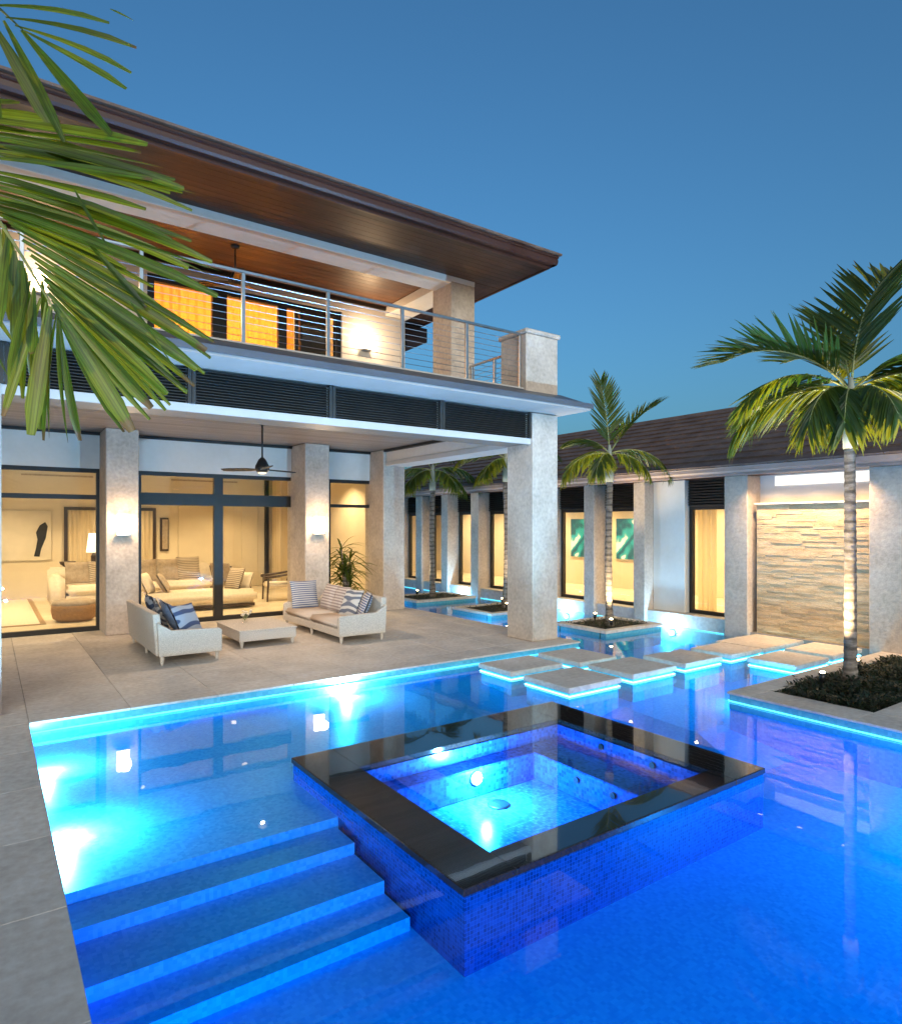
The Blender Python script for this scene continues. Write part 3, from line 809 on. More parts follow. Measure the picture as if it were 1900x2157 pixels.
# upper room behind the windows
hbox('interior_wall', M['inwall'], 1.2, 6.4, 13.6, 13.7, 3.55, 5.86)
hbox('interior_wall', M['inwall'], 1.1, 1.2, 11.2, 13.7, 3.55, 5.86)
hbox('interior_wall', M['inwall'], 6.4, 6.5, 11.2, 13.7, 3.55, 5.86)
hbox('interior_floor', M['infloor'], 1.1, 6.5, 11.2, 13.7, 3.5, 3.549)
hbox('interior_ceiling', M['inwall'], 1.1, 6.5, 11.2, 13.7, 5.861, 5.88)
# lower living room
RYB = 17.5
hbox('interior_floor', M['infloor'], -3, 6.7, GY - 0.0, RYB, -0.021, -0.002)
hbox('interior_ceiling', M['inwall'], -3, 6.7, GY + 0.2, RYB, 2.95, 3.0)
hbox('interior_wall', M['inwall'], -3, 6.7, RYB, RYB + 0.1, 0, 3.0)
hbox('interior_wall', M['inwall'], -3.1, -3.0, GY, RYB, 0, 3.0)
hbox('interior_wall', M['inwall'], 6.6, 6.7, GY + 0.2, RYB, 0, 3.0)
for (x0, x1) in ((0.62, 2.05), (3.78, 5.45)):
    hbox('air_slot', M['taupe_fab'], x0, x1, RYB - 0.012, RYB - 0.001, 2.77, 2.81)
# dark framed door with drape, wall panels
for (x0, x1, zt_) in ((1.45, 2.2, 2.07), (2.65, 3.42, 2.07)):
    g = G(); y = RYB - 0.05
    g.box(x0, x0 + 0.07, y, RYB - 0.001, 0, zt_); g.box(x1 - 0.07, x1, y, RYB - 0.001, 0, zt_); g.box(x0 + 0.07, x1 - 0.07, y, RYB - 0.001, zt_ - 0.07, zt_)
    f = g.build('doorway', M['darkwood'], house)
    g = G(); n = 28
    for k in range(n):
        a = x0 + 0.071 + (x1 - x0 - 0.142) * k / n; b = x0 + 0.071 + (x1 - x0 - 0.142) * (k + 1) / n
        ya = RYB - 0.02 - 0.012 * math.sin(k * 1.4); yb_ = RYB - 0.02 - 0.012 * math.sin((k + 1) * 1.4)
        g.quad((a, ya, 0), (b, yb_, 0), (b, yb_, zt_ - 0.071), (a, ya, zt_ - 0.071))
    g.build('drape', M['drape'], f)
for (x0, x1) in ((3.95, 4.95), (5.1, 5.35), (5.55, 6.0)):
    hbox('wall_panel', M['inwall'], x0, x1, RYB - 0.03, RYB - 0.001, 0.0, 2.15, 0.01)
hbox('mullion', M['bronze'], 6.18, 6.28, RYB - 0.09, RYB - 0.002, 0, 2.94)
hbox('drape', M['drape'], 6.30, 6.58, 16.6, 17.2, 0, 2.9)
for (x, y) in ((0.3, 13.4), (2.3, 13.0), (4.2, 13.0), (0.3, 16.0), (2.6, 16.2), (4.9, 16.0), (-1.7, 14.5), (5.9, 13.0)):
    G().lathe((x, y, 2.942), [(0.06, 0), (0.06, 0.007)], 16).build('downlight', M['downlight'], house)
    lamp('downlight_bulb', 'SPOT', (x, y, 2.93), 165, (1.0, 0.75, 0.42), house, 0.03, (x, y, 0), 118, 0.6)
for (x, y) in ((2.6, 12.6), (3.7, 12.6), (4.7, 12.7)):
    lamp('room_bulb', 'POINT', (x, y, 4.9), 55, (1.0, 0.60, 0.26), house, 0.15)
# curtains behind the upper glass
def curtain(x0, x1, lb):
    g = G(); n = 40; pts = []
    for k in range(n + 1):
        x = x0 + (x1 - x0) * k / n
        pts.append((x, 11.36 + 0.016 * math.sin(k * 1.25) + 0.01 * math.sin(k * 0.37)))
    for k in range(n):
        g.quad((*pts[k], 3.57), (*pts[k + 1], 3.57), (*pts[k + 1], 5.6), (*pts[k], 5.6))
    tag(g.build('curtain', M['curtain'], None, smooth=True), lb, 'curtain', 'curtains behind the balcony windows')


curtain(2.05, 3.12, 'widest glowing orange curtain behind the left balcony window')
curtain(3.2, 4.24, 'glowing orange curtain behind the middle balcony window')
curtain(4.26, 4.56, 'narrow orange curtain beside the dark pane of the balcony window')
B(4.60, 5.3, 11.40, 11.44, 3.57, 5.58).build('dark_pane_backing', M['louver'], None)  # dark panel behind the glass keeps the rightmost pane dark
tag(bpy.data.objects['dark_pane_backing'], 'dark panel behind the rightmost balcony pane', 'blind')

# ---- balcony railing
rail = thing('balcony_railing', (3, 6.9, 3.55), 'steel balcony railing with horizontal cables above the porch', 'railing')
px_ = [-1.69, -0.72, 0.25, 1.22, 2.21, 3.18, 4.17, 5.16, 6.09]
for x in px_:
    B(x - 0.018, x + 0.018, 6.88, 6.916, 3.575, 4.315).build('post', M['steel'], rail, 0.003)
B(-2.6, 6.10, 6.875, 6.921, 4.316, 4.345).build('top_rail', M['steel'], rail, 0.005)
for k in range(9):
    z = 3.65 + k * 0.073
    G().tube([(-2.6, 6.898, z), (6.09, 6.898, z)], 0.0035, 6, False).build('cable', M['steel'], rail)
srail = thing('balcony_railing', (6.66, 8, 3.55), 'short side railing running back from the stone pillar of the balcony', 'railing')
for yy in (7.5, 8.15, 8.74):
    B(6.64, 6.68, yy - 0.018, yy + 0.018, 3.55, 4.315).build('post', M['steel'], srail, 0.003)
B(6.637, 6.683, 7.37, 8.79, 4.316, 4.345).build('top_rail', M['steel'], srail, 0.005)
for k in range(9):
    z = 3.65 + k * 0.073
    G().tube([(6.66, 7.37, z), (6.66, 8.79, z)], 0.0035, 6, False).build('cable', M['steel'], srail)

# ---- sconces
def sconce(x, y, z, lb, e):
    t = thing('wall_sconce', (x, y, z), lb, 'wall lamp', 'lit glass wall sconces')
    B(x - 0.07, x + 0.07, y - 0.02, y - 0.001, z - 0.17, z + 0.13).build('back_plate', M['steel'], t)
    B(x - 0.10, x + 0.10, y - 0.12, y - 0.021, z - 0.165, z - 0.145).build('bracket', M['steel'], t, 0.003)
    B(x - 0.085, x + 0.085, y - 0.11, y - 0.022, z - 0.144, z + 0.16).build('glass_shade', M['sconce'], t, 0.006)
    lamp('bulb', 'POINT', (x, y - 0.26, z + 0.03), e, (1.0, 0.68, 0.38), t, 0.08)


sconce(1.66, CF, 1.65, 'glowing glass sconce on the stone column left of the wide window', 14)
sconce(4.80, CF, 1.64, 'glowing glass sconce on the stone column above the striped sofa cushions', 14)
sconce(5.82, UY, 5.11, 'glowing glass sconce on the balcony wall beside the dark window', 17)
sconce(0.62, UY, 5.11, 'glass sconce on the balcony wall half hidden behind the foreground palm', 15)

# ---- ceiling fans
def fan(x, y, zc, drop, lb):
    t = thing('ceiling_fan', (x, y, zc), lb, 'ceiling fan')
    G().lathe((x, y, zc - 0.05), [(0.03, 0), (0.065, 0.02), (0.07, 0.049)], 16).build('canopy', M['iron'], t, smooth=True)
    G().tube([(x, y, zc - 0.04), (x, y, zc - drop + 0.1)], 0.013, 10).build('rod', M['iron'], t, smooth=True)
    G().lathe((x, y, zc - drop), [(0.02, -0.09), (0.075, -0.085), (0.10, -0.05), (0.095, 0.0), (0.05, 0.09), (0.02, 0.12)], 18).build('motor', M['iron'], t, smooth=True)
    for k in range(3):
        a = R(20 + 120 * k); c, s = math.cos(a), math.sin(a)
        pr = []
        for (r_, wd) in ((0.08, 0.03), (0.2, 0.06), (0.45, 0.065), (0.58, 0.045)):
            pr.append((r_, wd))
        g = G()
        for i in range(3):
            (ra, wa), (rb, wb) = pr[i], pr[i + 1]
            P = lambda r_, w_, dz: (x + c * r_ - s * w_, y + s * r_ + c * w_, zc - drop - 0.055 + dz + w_ * 0.2)
            g.hexa([P(ra, -wa, 0), P(rb, -wb, 0), P(rb, wb, 0), P(ra, wa, 0), P(ra, -wa, .01), P(rb, -wb, .01), P(rb, wb, .01), P(ra, wa, .01)])
        g.build('blade', M['iron'], t)


fan(3.15, 9.0, 3.10, 0.62, 'black three blade ceiling fan hanging from the porch ceiling')
pf = bpy.data.objects['ceiling_fan']
G().lathe((3.15, 9.0, 2.365), [(0.03, 0.0), (0.055, 0.012), (0.06, 0.024)], 16).build('light_lens', M['downlight_dim'], pf, smooth=True)
lamp('patio_fill_bulb', 'SPOT', (3.15, 9.0, 2.35), 72, (1.0, 0.76, 0.54), pf, 0.02, (3.15, 9.0, 0), 165, 0.7)  # fill lamp added under the fan to brighten the patio
fan(3.05, 9.9, 5.862, 0.5, 'dark ceiling fan hanging under the balcony roof')

# ================================================================== OUTDOOR FURNITURE
def cushion(name, c, size, rot, mat, lb, cat='pillow', group=None, puff=0.5):
    w_, h_, t_ = size
    bm = bmesh.new(); n = 8; vs = {}
    for sgn in (1, -1):
        for i in range(n + 1):
            for j in range(n + 1):
                u = -1 + 2 * i / n; v = -1 + 2 * j / n
                edge = (1 - abs(u) ** 3.5) * (1 - abs(v) ** 3.5)
                pinch = 1 - 0.07 * (abs(u) * (1 - abs(v)) + abs(v) * (1 - abs(u))) - 0.0
                vs[(sgn, i, j)] = bm.verts.new((u * w_ / 2 * (1 - 0.06 * (1 - v * v)), v * h_ / 2 * (1 - 0.06 * (1 - u * u)), sgn * t_ / 2 * max(edge, 0.02) ** puff))
        for i in range(n):
            for j in range(n):
                q = [vs[(sgn, i, j)], vs[(sgn, i + 1, j)], vs[(sgn, i + 1, j + 1)], vs[(sgn, i, j + 1)]]
                bm.faces.new(q if sgn > 0 else q[::-1])
    bmesh.ops.remove_doubles(bm, verts=bm.verts, dist=0.006)
    me = bpy.data.meshes.new(name); bm.to_mesh(me); bm.free()
    for p in me.polygons: p.use_smooth = True
    me.materials.append(mat)
    o = bpy.data.objects.new(name, me); o.location = c; o.rotation_euler = rot
    link(o, None)
    return tag(o, lb, cat, group)


def wicker_sofa(x_in, x_out, y0, y1, lb):
    # x_out is the back side; seat opens towards x_in
    s = 1 if x_in > x_out else -1
    lo = lambda a, b: (min(a, b), max(a, b))
    t = thing('wicker_sofa', ((x_in + x_out) / 2, (y0 + y1) / 2, 0), lb, 'sofa', 'woven sofas on the patio')
    xb0, xb1 = lo(x_out, x_out + s * 0.10)
    # end panels: low arm rising in a curve to the back
    prof = [(x_in, 0.10), (x_in, 0.36), (x_in - s * 0.03, 0.385), (x_out + s * 0.16, 0.40), (x_out + s * 0.10, 0.44), (x_out, 0.50), (x_out + s * 0.02, 0.10)]
    for (a, b) in ((y0, y0 + 0.07), (y1 - 0.07, y1)):
        G().prism(prof, 'y', a, b).build('arm_panel', M['wicker'], t, 0.006)
    G().hexa([(xb0 if s > 0 else xb1, y0 + 0.071, 0.10), (xb1 if s > 0 else xb0, y0 + 0.071, 0.10), (xb1 if s > 0 else xb0, y1 - 0.071, 0.10), (xb0 if s > 0 else xb1, y1 - 0.071, 0.10),
              (x_out - s * 0.04, y0 + 0.071, 0.60), (x_out + s * 0.04, y0 + 0.071, 0.60), (x_out + s * 0.04, y1 - 0.071, 0.60), (x_out - s * 0.04, y1 - 0.071, 0.60)]).build('back_panel', M['wicker'], t, 0.01)
    xs0, xs1 = lo(x_out + s * 0.101, x_in)
    B(xs0, xs1, y0 + 0.071, y1 - 0.071, 0.10, 0.20).build('seat_base', M['wicker'], t, 0.006)
    ym = (y0 + y1) / 2
    for (a, b) in ((y0 + 0.075, ym - 0.004), (ym + 0.004, y1 - 0.075)):
        B(xs0 + 0.005, xs1 - 0.005, a, b, 0.202, 0.30).build('seat_cushion', M['seatpad'], t, 0.03, True, 3)
    for xx in (x_in - s * 0.05, x_out + s * 0.06):
        for yy in (y0 + 0.045, ym, y1 - 0.045):
            G().tube([(xx, yy, 0.10), (xx, yy, 0.0)], [0.028, 0.016], 8).build('leg', M['wicker'], t)


wicker_sofa(2.36, 1.62, 8.18, 10.10, 'pale woven patio sofa on the left seen from its back corner')
wicker_sofa(3.95, 4.70, 8.20, 10.30, 'pale woven patio sofa on the right facing the coffee table')
t = thing('coffee_table', (3.15, 9.2, 0), 'low pale woven coffee table between the two patio sofas', 'coffee table')
B(2.74, 3.53, 8.70, 9.75, 0.085, 0.215).build('apron', M['wicker'], t, 0.006)
B(2.73, 3.54, 8.69, 9.76, 0.216, 0.236).build('table_top', M['wicker'], t, 0.006)
for xx in (2.78, 3.49):
    for yy in (8.74, 9.71):
        G().tube([(xx, yy, 0.085), (xx, yy, 0)], [0.03, 0.017], 8).build('leg', M['wicker'], t)
t = thing('flower_vase', (3.05, 9.45, 0.237), 'small glass vase of pale flowers on the patio coffee table', 'vase')
G().lathe((3.05, 9.45, 0.237), [(0.03, 0), (0.04, 0.02), (0.035, 0.07), (0.028, 0.09)], 16).build('vase', M['glass'], t, smooth=True)
g = G(); g2 = G()
for k in range(14):
    a = random.uniform(0, 6.28); r_ = random.uniform(0.02, 0.09); z = 0.237 + random.uniform(0.10, 0.17)
    p = (3.05 + r_ * math.cos(a), 9.45 + r_ * math.sin(a), z); g.tube([(3.05, 9.45, 0.26), p], 0.002, 4, False)
    g2.lathe((p[0], p[1], p[2] - 0.01), [(0.004, 0), (0.02, 0.012), (0.012, 0.024)], 6)
g.build('stems', M['rachis'], t); g2.build('blossoms', M['cream_fab'], t)
pg = 'cushions on the patio sofas'
# (pillow local x = width, y = height, z = thickness)
def pillow(x, y, z, face_deg, tilt, size, mat, lb):
    cushion('pillow', (x, y, z), (size, size, 0.13), (R(90 - tilt), 0, R(face_deg)), mat, lb, 'pillow', pg)


pillow(1.86, 9.60, 0.50, 90, 22, 0.42, M['blue_swirl'], 'blue patterned pillow at the far end of the left patio sofa')
pillow(1.88, 9.15, 0.50, 80, 24, 0.42, M['grey_swirl'], 'grey swirl pillow in the middle of the left patio sofa')
pillow(1.90, 8.75, 0.49, 88, 26, 0.42, M['blue_plain'], 'plain slate blue pillow on the left patio sofa behind the ringed one')
pillow(2.02, 8.50, 0.47, 40, 26, 0.42, M['blue_swirl'], 'blue pillow with dark rings leaning at the near arm of the left patio sofa')
pillow(4.25, 10.13, 0.51, 0, 14, 0.46, M['blue_stripe'], 'blue and white striped pillow at the far arm of the right patio sofa')
pillow(4.52, 9.75, 0.49, -90, 20, 0.42, M['tan_stripe'], 'tan striped pillow next to the blue striped one on the right patio sofa')
pillow(4.50, 9.30, 0.49, -90, 22, 0.42, M['tan_stripe'], 'tan striped pillow in the middle of the right patio sofa')
pillow(4.46, 8.85, 0.48, -80, 24, 0.42, M['grey_swirl'], 'pale pillow with dark swirl on the right patio sofa')
pillow(4.50, 8.50, 0.47, -110, 22, 0.42, M['blue_stripe'], 'blue striped pillow at the near arm of the right patio sofa')

# ================================================================== LIVING ROOM FURNITURE
t = thing('sofa', (2.6, 15, 0), 'long cream living room sofa seen through the glass, facing the pool', 'sofa')
B(1.0, 1.22, 14.4, 15.5, 0.06, 0.66).build('arm', M['cream_fab'], t, 0.05, True, 3)
B(3.98, 4.20, 14.4, 15.5, 0.06, 0.46).build('arm', M['taupe_fab'], t, 0.05, True, 3)
B(1.0, 4.2, 15.5, 15.72, 0.06, 0.78).build('backrest', M['cream_fab'], t, 0.05, True, 3)
B(1.23, 3.97, 14.45, 15.49, 0.06, 0.28).build('base', M['cream_fab'], t, 0.02)
for k in range(3):
    B(1.235 + k * 0.913, 1.235 + k * 0.913 + 0.905, 14.42, 15.45, 0.285, 0.45).build('seat_cushion', M['cream_fab'], t, 0.05, True, 3)
ig = 'cushions in the living room'
def ipillow(x, y, z, face, tilt, size, mat, lb): cushion('pillow', (x, y, z), (size, size, 0.16), (R(90 - tilt), 0, R(face)), mat, lb, 'pillow', ig)
ipillow(1.50, 15.2, 0.68, 0, 18, 0.46, M['taupe_fab'], 'taupe pillow at the left arm of the long indoor sofa')
ipillow(1.92, 15.2, 0.68, 8, 18, 0.46, M['taupe_stripe'], 'brown striped pillow beside the taupe one behind the left window')
ipillow(2.75, 15.2, 0.68, 0, 18, 0.48, M['taupe_fab'], 'taupe pillow on the indoor sofa above the daybed')
ipillow(3.2, 15.2, 0.68, -6, 18, 0.48, M['taupe_fab'], 'second taupe pillow on the indoor sofa, left of the striped one')
ipillow(3.65, 15.2, 0.70, 4, 18, 0.50, M['taupe_stripe'], 'large striped pillow at the right end of the indoor sofa')
t = thing('daybed', (3.4, 13.4, 0), 'cream backless daybed just behind the sliding glass doors', 'daybed')
B(2.35, 4.40, 13.0, 13.75, 0.03, 0.09).build('plinth', M['darkwood'], t)
B(2.30, 4.45, 12.95, 13.8, 0.091, 0.36).build('mattress', M['cream_fab'], t, 0.07, True, 3)
ipillow(2.45, 13.35, 0.55, 60, 25, 0.42, M['cream_fab'], 'cream pillow lying at the left end of the daybed')
ipillow(2.75, 13.4, 0.53, 75, 30, 0.42, M['taupe_fab'], 'taupe pillow leaning at the left end of the daybed')
ipillow(4.12, 13.4, 0.55, -70, 20, 0.46, M['taupe_stripe'], 'tall pillow standing at the right end of the daybed')
ipillow(4.36, 13.45, 0.50, -70, 18, 0.36, M['cream_fab'], 'small cream pillow at the right end of the daybed')


def armchair(x, y, rz, lb):
    t = thing('armchair', (0, 0, 0), lb, 'armchair', 'dark wood armchairs in the living room')
    for sx in (-1, 1):
        G().tube([(sx * 0.30, -0.28, 0), (sx * 0.30, -0.26, 0.52)], [0.018, 0.024], 8).build('leg', M['darkwood'], t, smooth=True)
        G().tube([(sx * 0.28, 0.34, 0), (sx * 0.29, 0.26, 0.40), (sx * 0.30, 0.36, 0.74)], [0.018, 0.026, 0.02], 8).build('leg', M['darkwood'], t, smooth=True)
        G().tube([(sx * 0.30, -0.32, 0.52), (sx * 0.33, -0.05, 0.55), (sx * 0.31, 0.30, 0.60)], [0.03, 0.028, 0.022], 8).build('armrest', M['darkwood'], t, smooth=True)
    B(-0.29, 0.29, -0.28, 0.28, 0.28, 0.40).build('seat', M['cream_fab'], t, 0.03, True, 2)
    G().hexa([(-0.28, 0.24, 0.36), (0.28, 0.24, 0.36), (0.28, 0.30, 0.36), (-0.28, 0.30, 0.36), (-0.28, 0.36, 0.80), (0.28, 0.36, 0.80), (0.28, 0.41, 0.80), (-0.28, 0.41, 0.80)]).build('backrest', M['taupe_fab'] if rz > 1 else M['darkwood'], t, 0.015)
    t.location = (x, y, 0); t.rotation_euler = (0, 0, rz); ORI[t.name] = Vector((x, y, 0))


armchair(5.22, 13.9, R(-100), 'dark armchair behind the glass with its dark back turned to the pool')
armchair(4.55, 15.0, R(120), 'wooden armchair between the daybed and the wall panels')
t = thing('woven_pouf', (1.24, 13.0, 0), 'round brown woven pouf on the floor behind the left window', 'pouf')
G().lathe((1.24, 13.0, 0), [(0.26, 0.0), (0.33, 0.05), (0.36, 0.18), (0.35, 0.28)], 28).build('basket', M['basket'], t, smooth=True)
G().lathe((1.24, 13.0, 0.281), [(0.345, 0.0), (0.33, 0.05), (0.25, 0.08), (0.05, 0.09)], 28).build('cushion', M['taupe_fab'], t, smooth=True)
t = thing('rug', (-0.6, 15.2, 0), 'cream rug with a brown border on the living room floor', 'rug')
B(-2.2, 0.72, 12.8, 17.2, -0.0015, 0.008).build('field', M['rug'], t)
B(0.721, 0.80, 12.75, 17.2, -0.0015, 0.009).build('border', M['rugborder'], t); B(-2.2, 0.72, 12.72, 12.799, -0.0015, 0.009).build('border', M['rugborder'], t)
t = thing('wall_picture', (0.7, RYB - 0.05, 1.4), 'large pale canvas with a slanting black brush mark behind the left window', 'picture')
B(0.10, 1.20, RYB - 0.04, RYB - 0.002, 0.85, 1.98).build('canvas', M['canvas'], t, 0.004)
g = G(); yy = RYB - 0.046
mk = [(0.86, 0.94), (0.97, 0.93), (1.00, 1.10), (1.09, 1.35), (1.13, 1.62), (1.08, 1.72), (0.97, 1.64), (0.90, 1.48), (0.93, 1.32), (0.90, 1.12)]
g.prism(mk, 'y', yy, yy + 0.005); g.build('brush_mark', M['black'], t)
t = thing('wall_picture', (3.6, RYB - 0.03, 1.4), 'narrow dark upright picture on the back wall beside the doorway', 'picture')
B(3.52, 3.72, RYB - 0.04, RYB - 0.002, 1.0, 1.83).build('frame', M['darkwood'], t, 0.004); B(3.57, 3.70, RYB - 0.045, RYB - 0.0405, 1.04, 1.79).build('print', M['taupe_fab'], t)
t = thing('side_table', (1.85, 16.3, 0), 'dark side table behind the indoor sofa', 'table')
B(1.25, 2.15, 16.1, 16.5, 0.70, 0.74).build('table_top', M['darkwood'], t)
for xx in (1.30, 2.10):
    for yy in (16.14, 16.46): B(xx - 0.02, xx + 0.02, yy - 0.02, yy + 0.02, 0, 0.699).build('leg', M['darkwood'], t)
t = thing('table_lamp', (1.92, 16.3, 0.741), 'table lamp with a lit cream shade behind the left window', 'lamp')
G().lathe((1.92, 16.3, 0.741), [(0.09, 0), (0.09, 0.02), (0.05, 0.04), (0.06, 0.22), (0.02, 0.30)], 18).build('lamp_base', M['darkwood'], t, smooth=True)
G().lathe((1.92, 16.3, 1.05), [(0.15, 0), (0.10, 0.42)], 24).build('lamp_shade', M['lampshade'], t, smooth=True)
t = thing('decor_bowl', (1.42, 16.3, 0.741), 'dark bowl with ornaments on the indoor side table', 'bowl')
G().lathe((1.42, 16.3, 0.741), [(0.05, 0), (0.14, 0.06), (0.16, 0.12)], 18).build('bowl', M['darkwood'], t, smooth=True)

# potted plant beside the right window
def blade_leaf(g, base, az, elev, L, wd, sag, n=4):
    d = Vector((math.cos(az) * math.cos(elev), math.sin(az) * math.cos(elev), math.sin(elev))); sd_ = d.cross(Vector((0, 0, 1))).normalized()
    b = len(g.v); p = Vector(base)
    for i in range(n + 1):
        t_ = i / n; q = p + d * L * t_ - Vector((0, 0, 1)) * sag * L * t_ * t_; w_ = wd * (math.sin(math.pi * min(0.98, 0.12 + 0.86 * t_)) ** 0.8)
        g.v += [tuple(q - sd_ * w_), tuple(q + Vector((0, 0, -w_ * 0.3))), tuple(q + sd_ * w_)]
    for i in range(n):
        a = b + 3 * i; g.f += [(a, a + 1, a + 4, a + 3), (a + 1, a + 2, a + 5, a + 4)]


t = thing('potted_plant', (5.45, 11.05, 0), 'bushy green plant in a pot between the right patio sofa and the window', 'plant')
G().lathe((5.45, 11.05, 0), [(0.15, 0), (0.21, 0.30), (0.22, 0.34)], 20).build('pot', M['coral'], t, smooth=True)
for k in range(6):
    a = k * 1.047; h = random.uniform(0.5, 1.2)
    G().tube([(5.45, 11.05, 0.3), (5.45 + 0.08 * math.cos(a), 11.05 + 0.08 * math.sin(a), h)], [0.018, 0.012], 6).build('stem', M['trunk'], t)
    for q in range(26):
        g = G(); blade_leaf(g, (5.45 + 0.08 * math.cos(a), 11.05 + 0.08 * math.sin(a), h + random.uniform(-0.25, 0.05)), random.uniform(0, 6.28), random.uniform(-0.2, 1.35), random.uniform(0.38, 0.62), 0.024, 0.45)
        g.build('leaf', M['leaf'], t, smooth=True)

# ================================================================== GUEST WING
wing = thing('guest_wing', (11, 9, 0), 'low single storey wing with stone columns and tiled roof along the canal on the right', 'building')


def wbox(name, mat, x0, x1, y0, y1, z0, z1, bevel=0.0, parent=None):
    return B(x0, x1, y0, y1, z0, z1).build(name, mat, parent or wing, bevel)


WX = 9.50
wbox('ledge', M['paver'], 9.575, 13.2, 5.91, 18.4, -0.7, 0.139)
wbox('foundation', M['deckbase'], 9.576, 13.2, RY, 5.908, -0.7, -0.002)
led(wing, 9.568, 9.574, 5.95, 17)
wcols = [(7.43, 7.68), (8.62, 8.88), (9.86, 10.12), (11.02, 11.28), (12.24, 12.54), (13.51, 13.79), (14.72, 15.01), (15.95, 16.25)]
for (a, b) in wcols:
    wbox('column', M['coral'], WX, 9.955, a, b, -0.65, 2.42, 0.01)
wbox('column', M['coral'], WX, 9.98, 5.51, 5.90, -0.65, 2.42, 0.01)
wbox('column', M['coral'], WX, 9.98, 2.6, 3.82, -0.65, 2.42, 0.01)
wbox('projecting_wall', M['plaster'], 9.74, 9.955, 6.78, 7.428, 0.14, 2.42, 0.006)
# wall behind, windows and dark louvres
gaps = [(5.905, 6.775)] + [(wcols[i][1] + 0.005, wcols[i + 1][0] - 0.005) for i in range(len(wcols) - 1)]
def wwindow(ya, yb_):
    x = 9.86; t_ = 0.06; z0, z1 = 0.14, 1.97
    y1 = yb_
    g = G(); g.box(x, x + 0.08, ya, ya + t_, z0, z1); g.box(x, x + 0.08, y1 - t_, y1, z0, z1); g.box(x, x + 0.08, ya + t_, y1 - t_, z1 - 0.06, z1); g.box(x, x + 0.08, ya + t_, y1 - t_, z0, z0 + 0.06)
    f = g.build('window', M['bronze'], wing)
    B(x + 0.036, x + 0.044, ya + t_, y1 - t_, z0 + 0.06, z1 - 0.06).build('pane', M['glass'], f)
    lf = wbox('louver_panel', M['bronze'], 9.85, 9.90, ya, yb_, 1.972, 2.418)
    for k in range(9):
        z = 1.985 + k * 0.047
        G().hexa([(9.806, ya + 0.01, z), (9.849, ya + 0.01, z + 0.022), (9.849, yb_ - 0.01, z + 0.022), (9.806, yb_ - 0.01, z),
                  (9.806, ya + 0.01, z + 0.01), (9.849, ya + 0.01, z + 0.032), (9.849, yb_ - 0.01, z + 0.032), (9.806, yb_ - 0.01, z + 0.01)]).build('slat', M['bronze'], lf)


for (a, b) in gaps: wwindow(a, b)
# corridor inside the wing
wbox('interior_wall', M['inwall'], 12.2, 12.3, 5.6, 18, 0.14, 2.5)
wbox('interior_wall', M['inwall'], 9.985, 12.2, 5.55, 5.6, 0.14, 2.5)
wbox('interior_wall', M['inwall'], 9.96, 12.2, 18.0, 18.1, 0.14, 2.5)
wbox('interior_floor', M['infloor'], 9.96, 12.2, 5.6, 18, 0.1405, 0.15)
wbox('interior_ceiling', M['inwall'], 9.96, 12.3, 5.5, 18, 2.42, 2.44)
for y in (6.2, 7.6, 9.2, 10.8, 12.4, 14.2, 16):
    lamp('corridor_bulb', 'SPOT', (11.3, y, 2.395), 150, (1.0, 0.76, 0.42), wing, 0.03, (11.3, y, 0), 150, 0.8)
    G().lathe((11.3, y, 2.405), [(0.05, 0), (0.05, 0.01)], 14).build('downlight', M['downlight'], wing)
g = G(); n = 14
for k in range(n):
    a = 6.36 + 0.34 * k / n; b = 6.36 + 0.34 * (k + 1) / n
    g.quad((10.02 + 0.02 * math.sin(k * 1.7), a, 0.16), (10.02 + 0.02 * math.sin((k + 1) * 1.7), b, 0.16), (10.02 + 0.02 * math.sin((k + 1) * 1.7), b, 2.3), (10.02 + 0.02 * math.sin(k * 1.7), a, 2.3))
tag(g.build('curtain', M['sheer'], None, smooth=True), 'cream curtain drawn aside in the tall narrow window of the wing', 'curtain')
for (y0, y1, lb) in ((9.55, 10.33, 'teal abstract print seen through the wing window just right of the centre palm trunk'), (11.05, 11.80, 'teal abstract print seen through the wing window left of the centre palm trunk')):
    t = thing('wall_picture', (12.18, (y0 + y1) / 2, 1.3), lb, 'picture', 'teal prints in the corridor of the wing')
    B(12.165, 12.199, y0 - 0.02, y1 + 0.02, 0.83, 1.82).build('frame', M['cream_fab'], t); B(12.155, 12.1645, y0, y1, 0.85, 1.80).build('print', M['art'], t)
# niche with ledger stone
wbox('niche_wall', M['plaster'], 9.86, 9.95, 3.81, 5.52, 1.9, 2.42)
lp = wbox('clerestory_window', M['litpanel'], 9.850, 9.858, 3.85, 5.27, 2.255, 2.40)
nw = wbox('ledger_wall', M['coral'], 9.62, 9.858, 3.821, 5.43, -0.6, 1.955)
wbox('cap_stone', M['trim'], 9.56, 9.858, 3.822, 5.44, 1.957, 1.985, 0.003, nw)
rows = 54; hh = 1.955 / rows; cnt = 0
for r_ in range(rows):
    y = 3.825; z = r_ * hh + 0.001
    while y < 5.425:
        L_ = min(random.uniform(0.22, 0.50), 5.425 - y)
        if 5.425 - (y + L_) < 0.07: L_ = 5.425 - y
        d_ = random.uniform(0.004, 0.017)
        B(9.619 - d_, 9.6195, y + 0.001, y + L_ - 0.0015, z + 0.0008, z + hh - 0.0012).build('stone', M['stone'], nw); cnt += 1
        y += L_
for yy in (4.05, 4.63, 5.2):
    G().lathe((9.31, yy, 2.412), [(0.035, 0), (0.035, 0.008)], 14).build('downlight', M['downlight'], wing)
    lamp('downlight_bulb', 'SPOT', (9.31, yy, 2.405), 80, (1.0, 0.66, 0.35), wing, 0.03, (9.66, yy, 0.3), 120, 1.0)
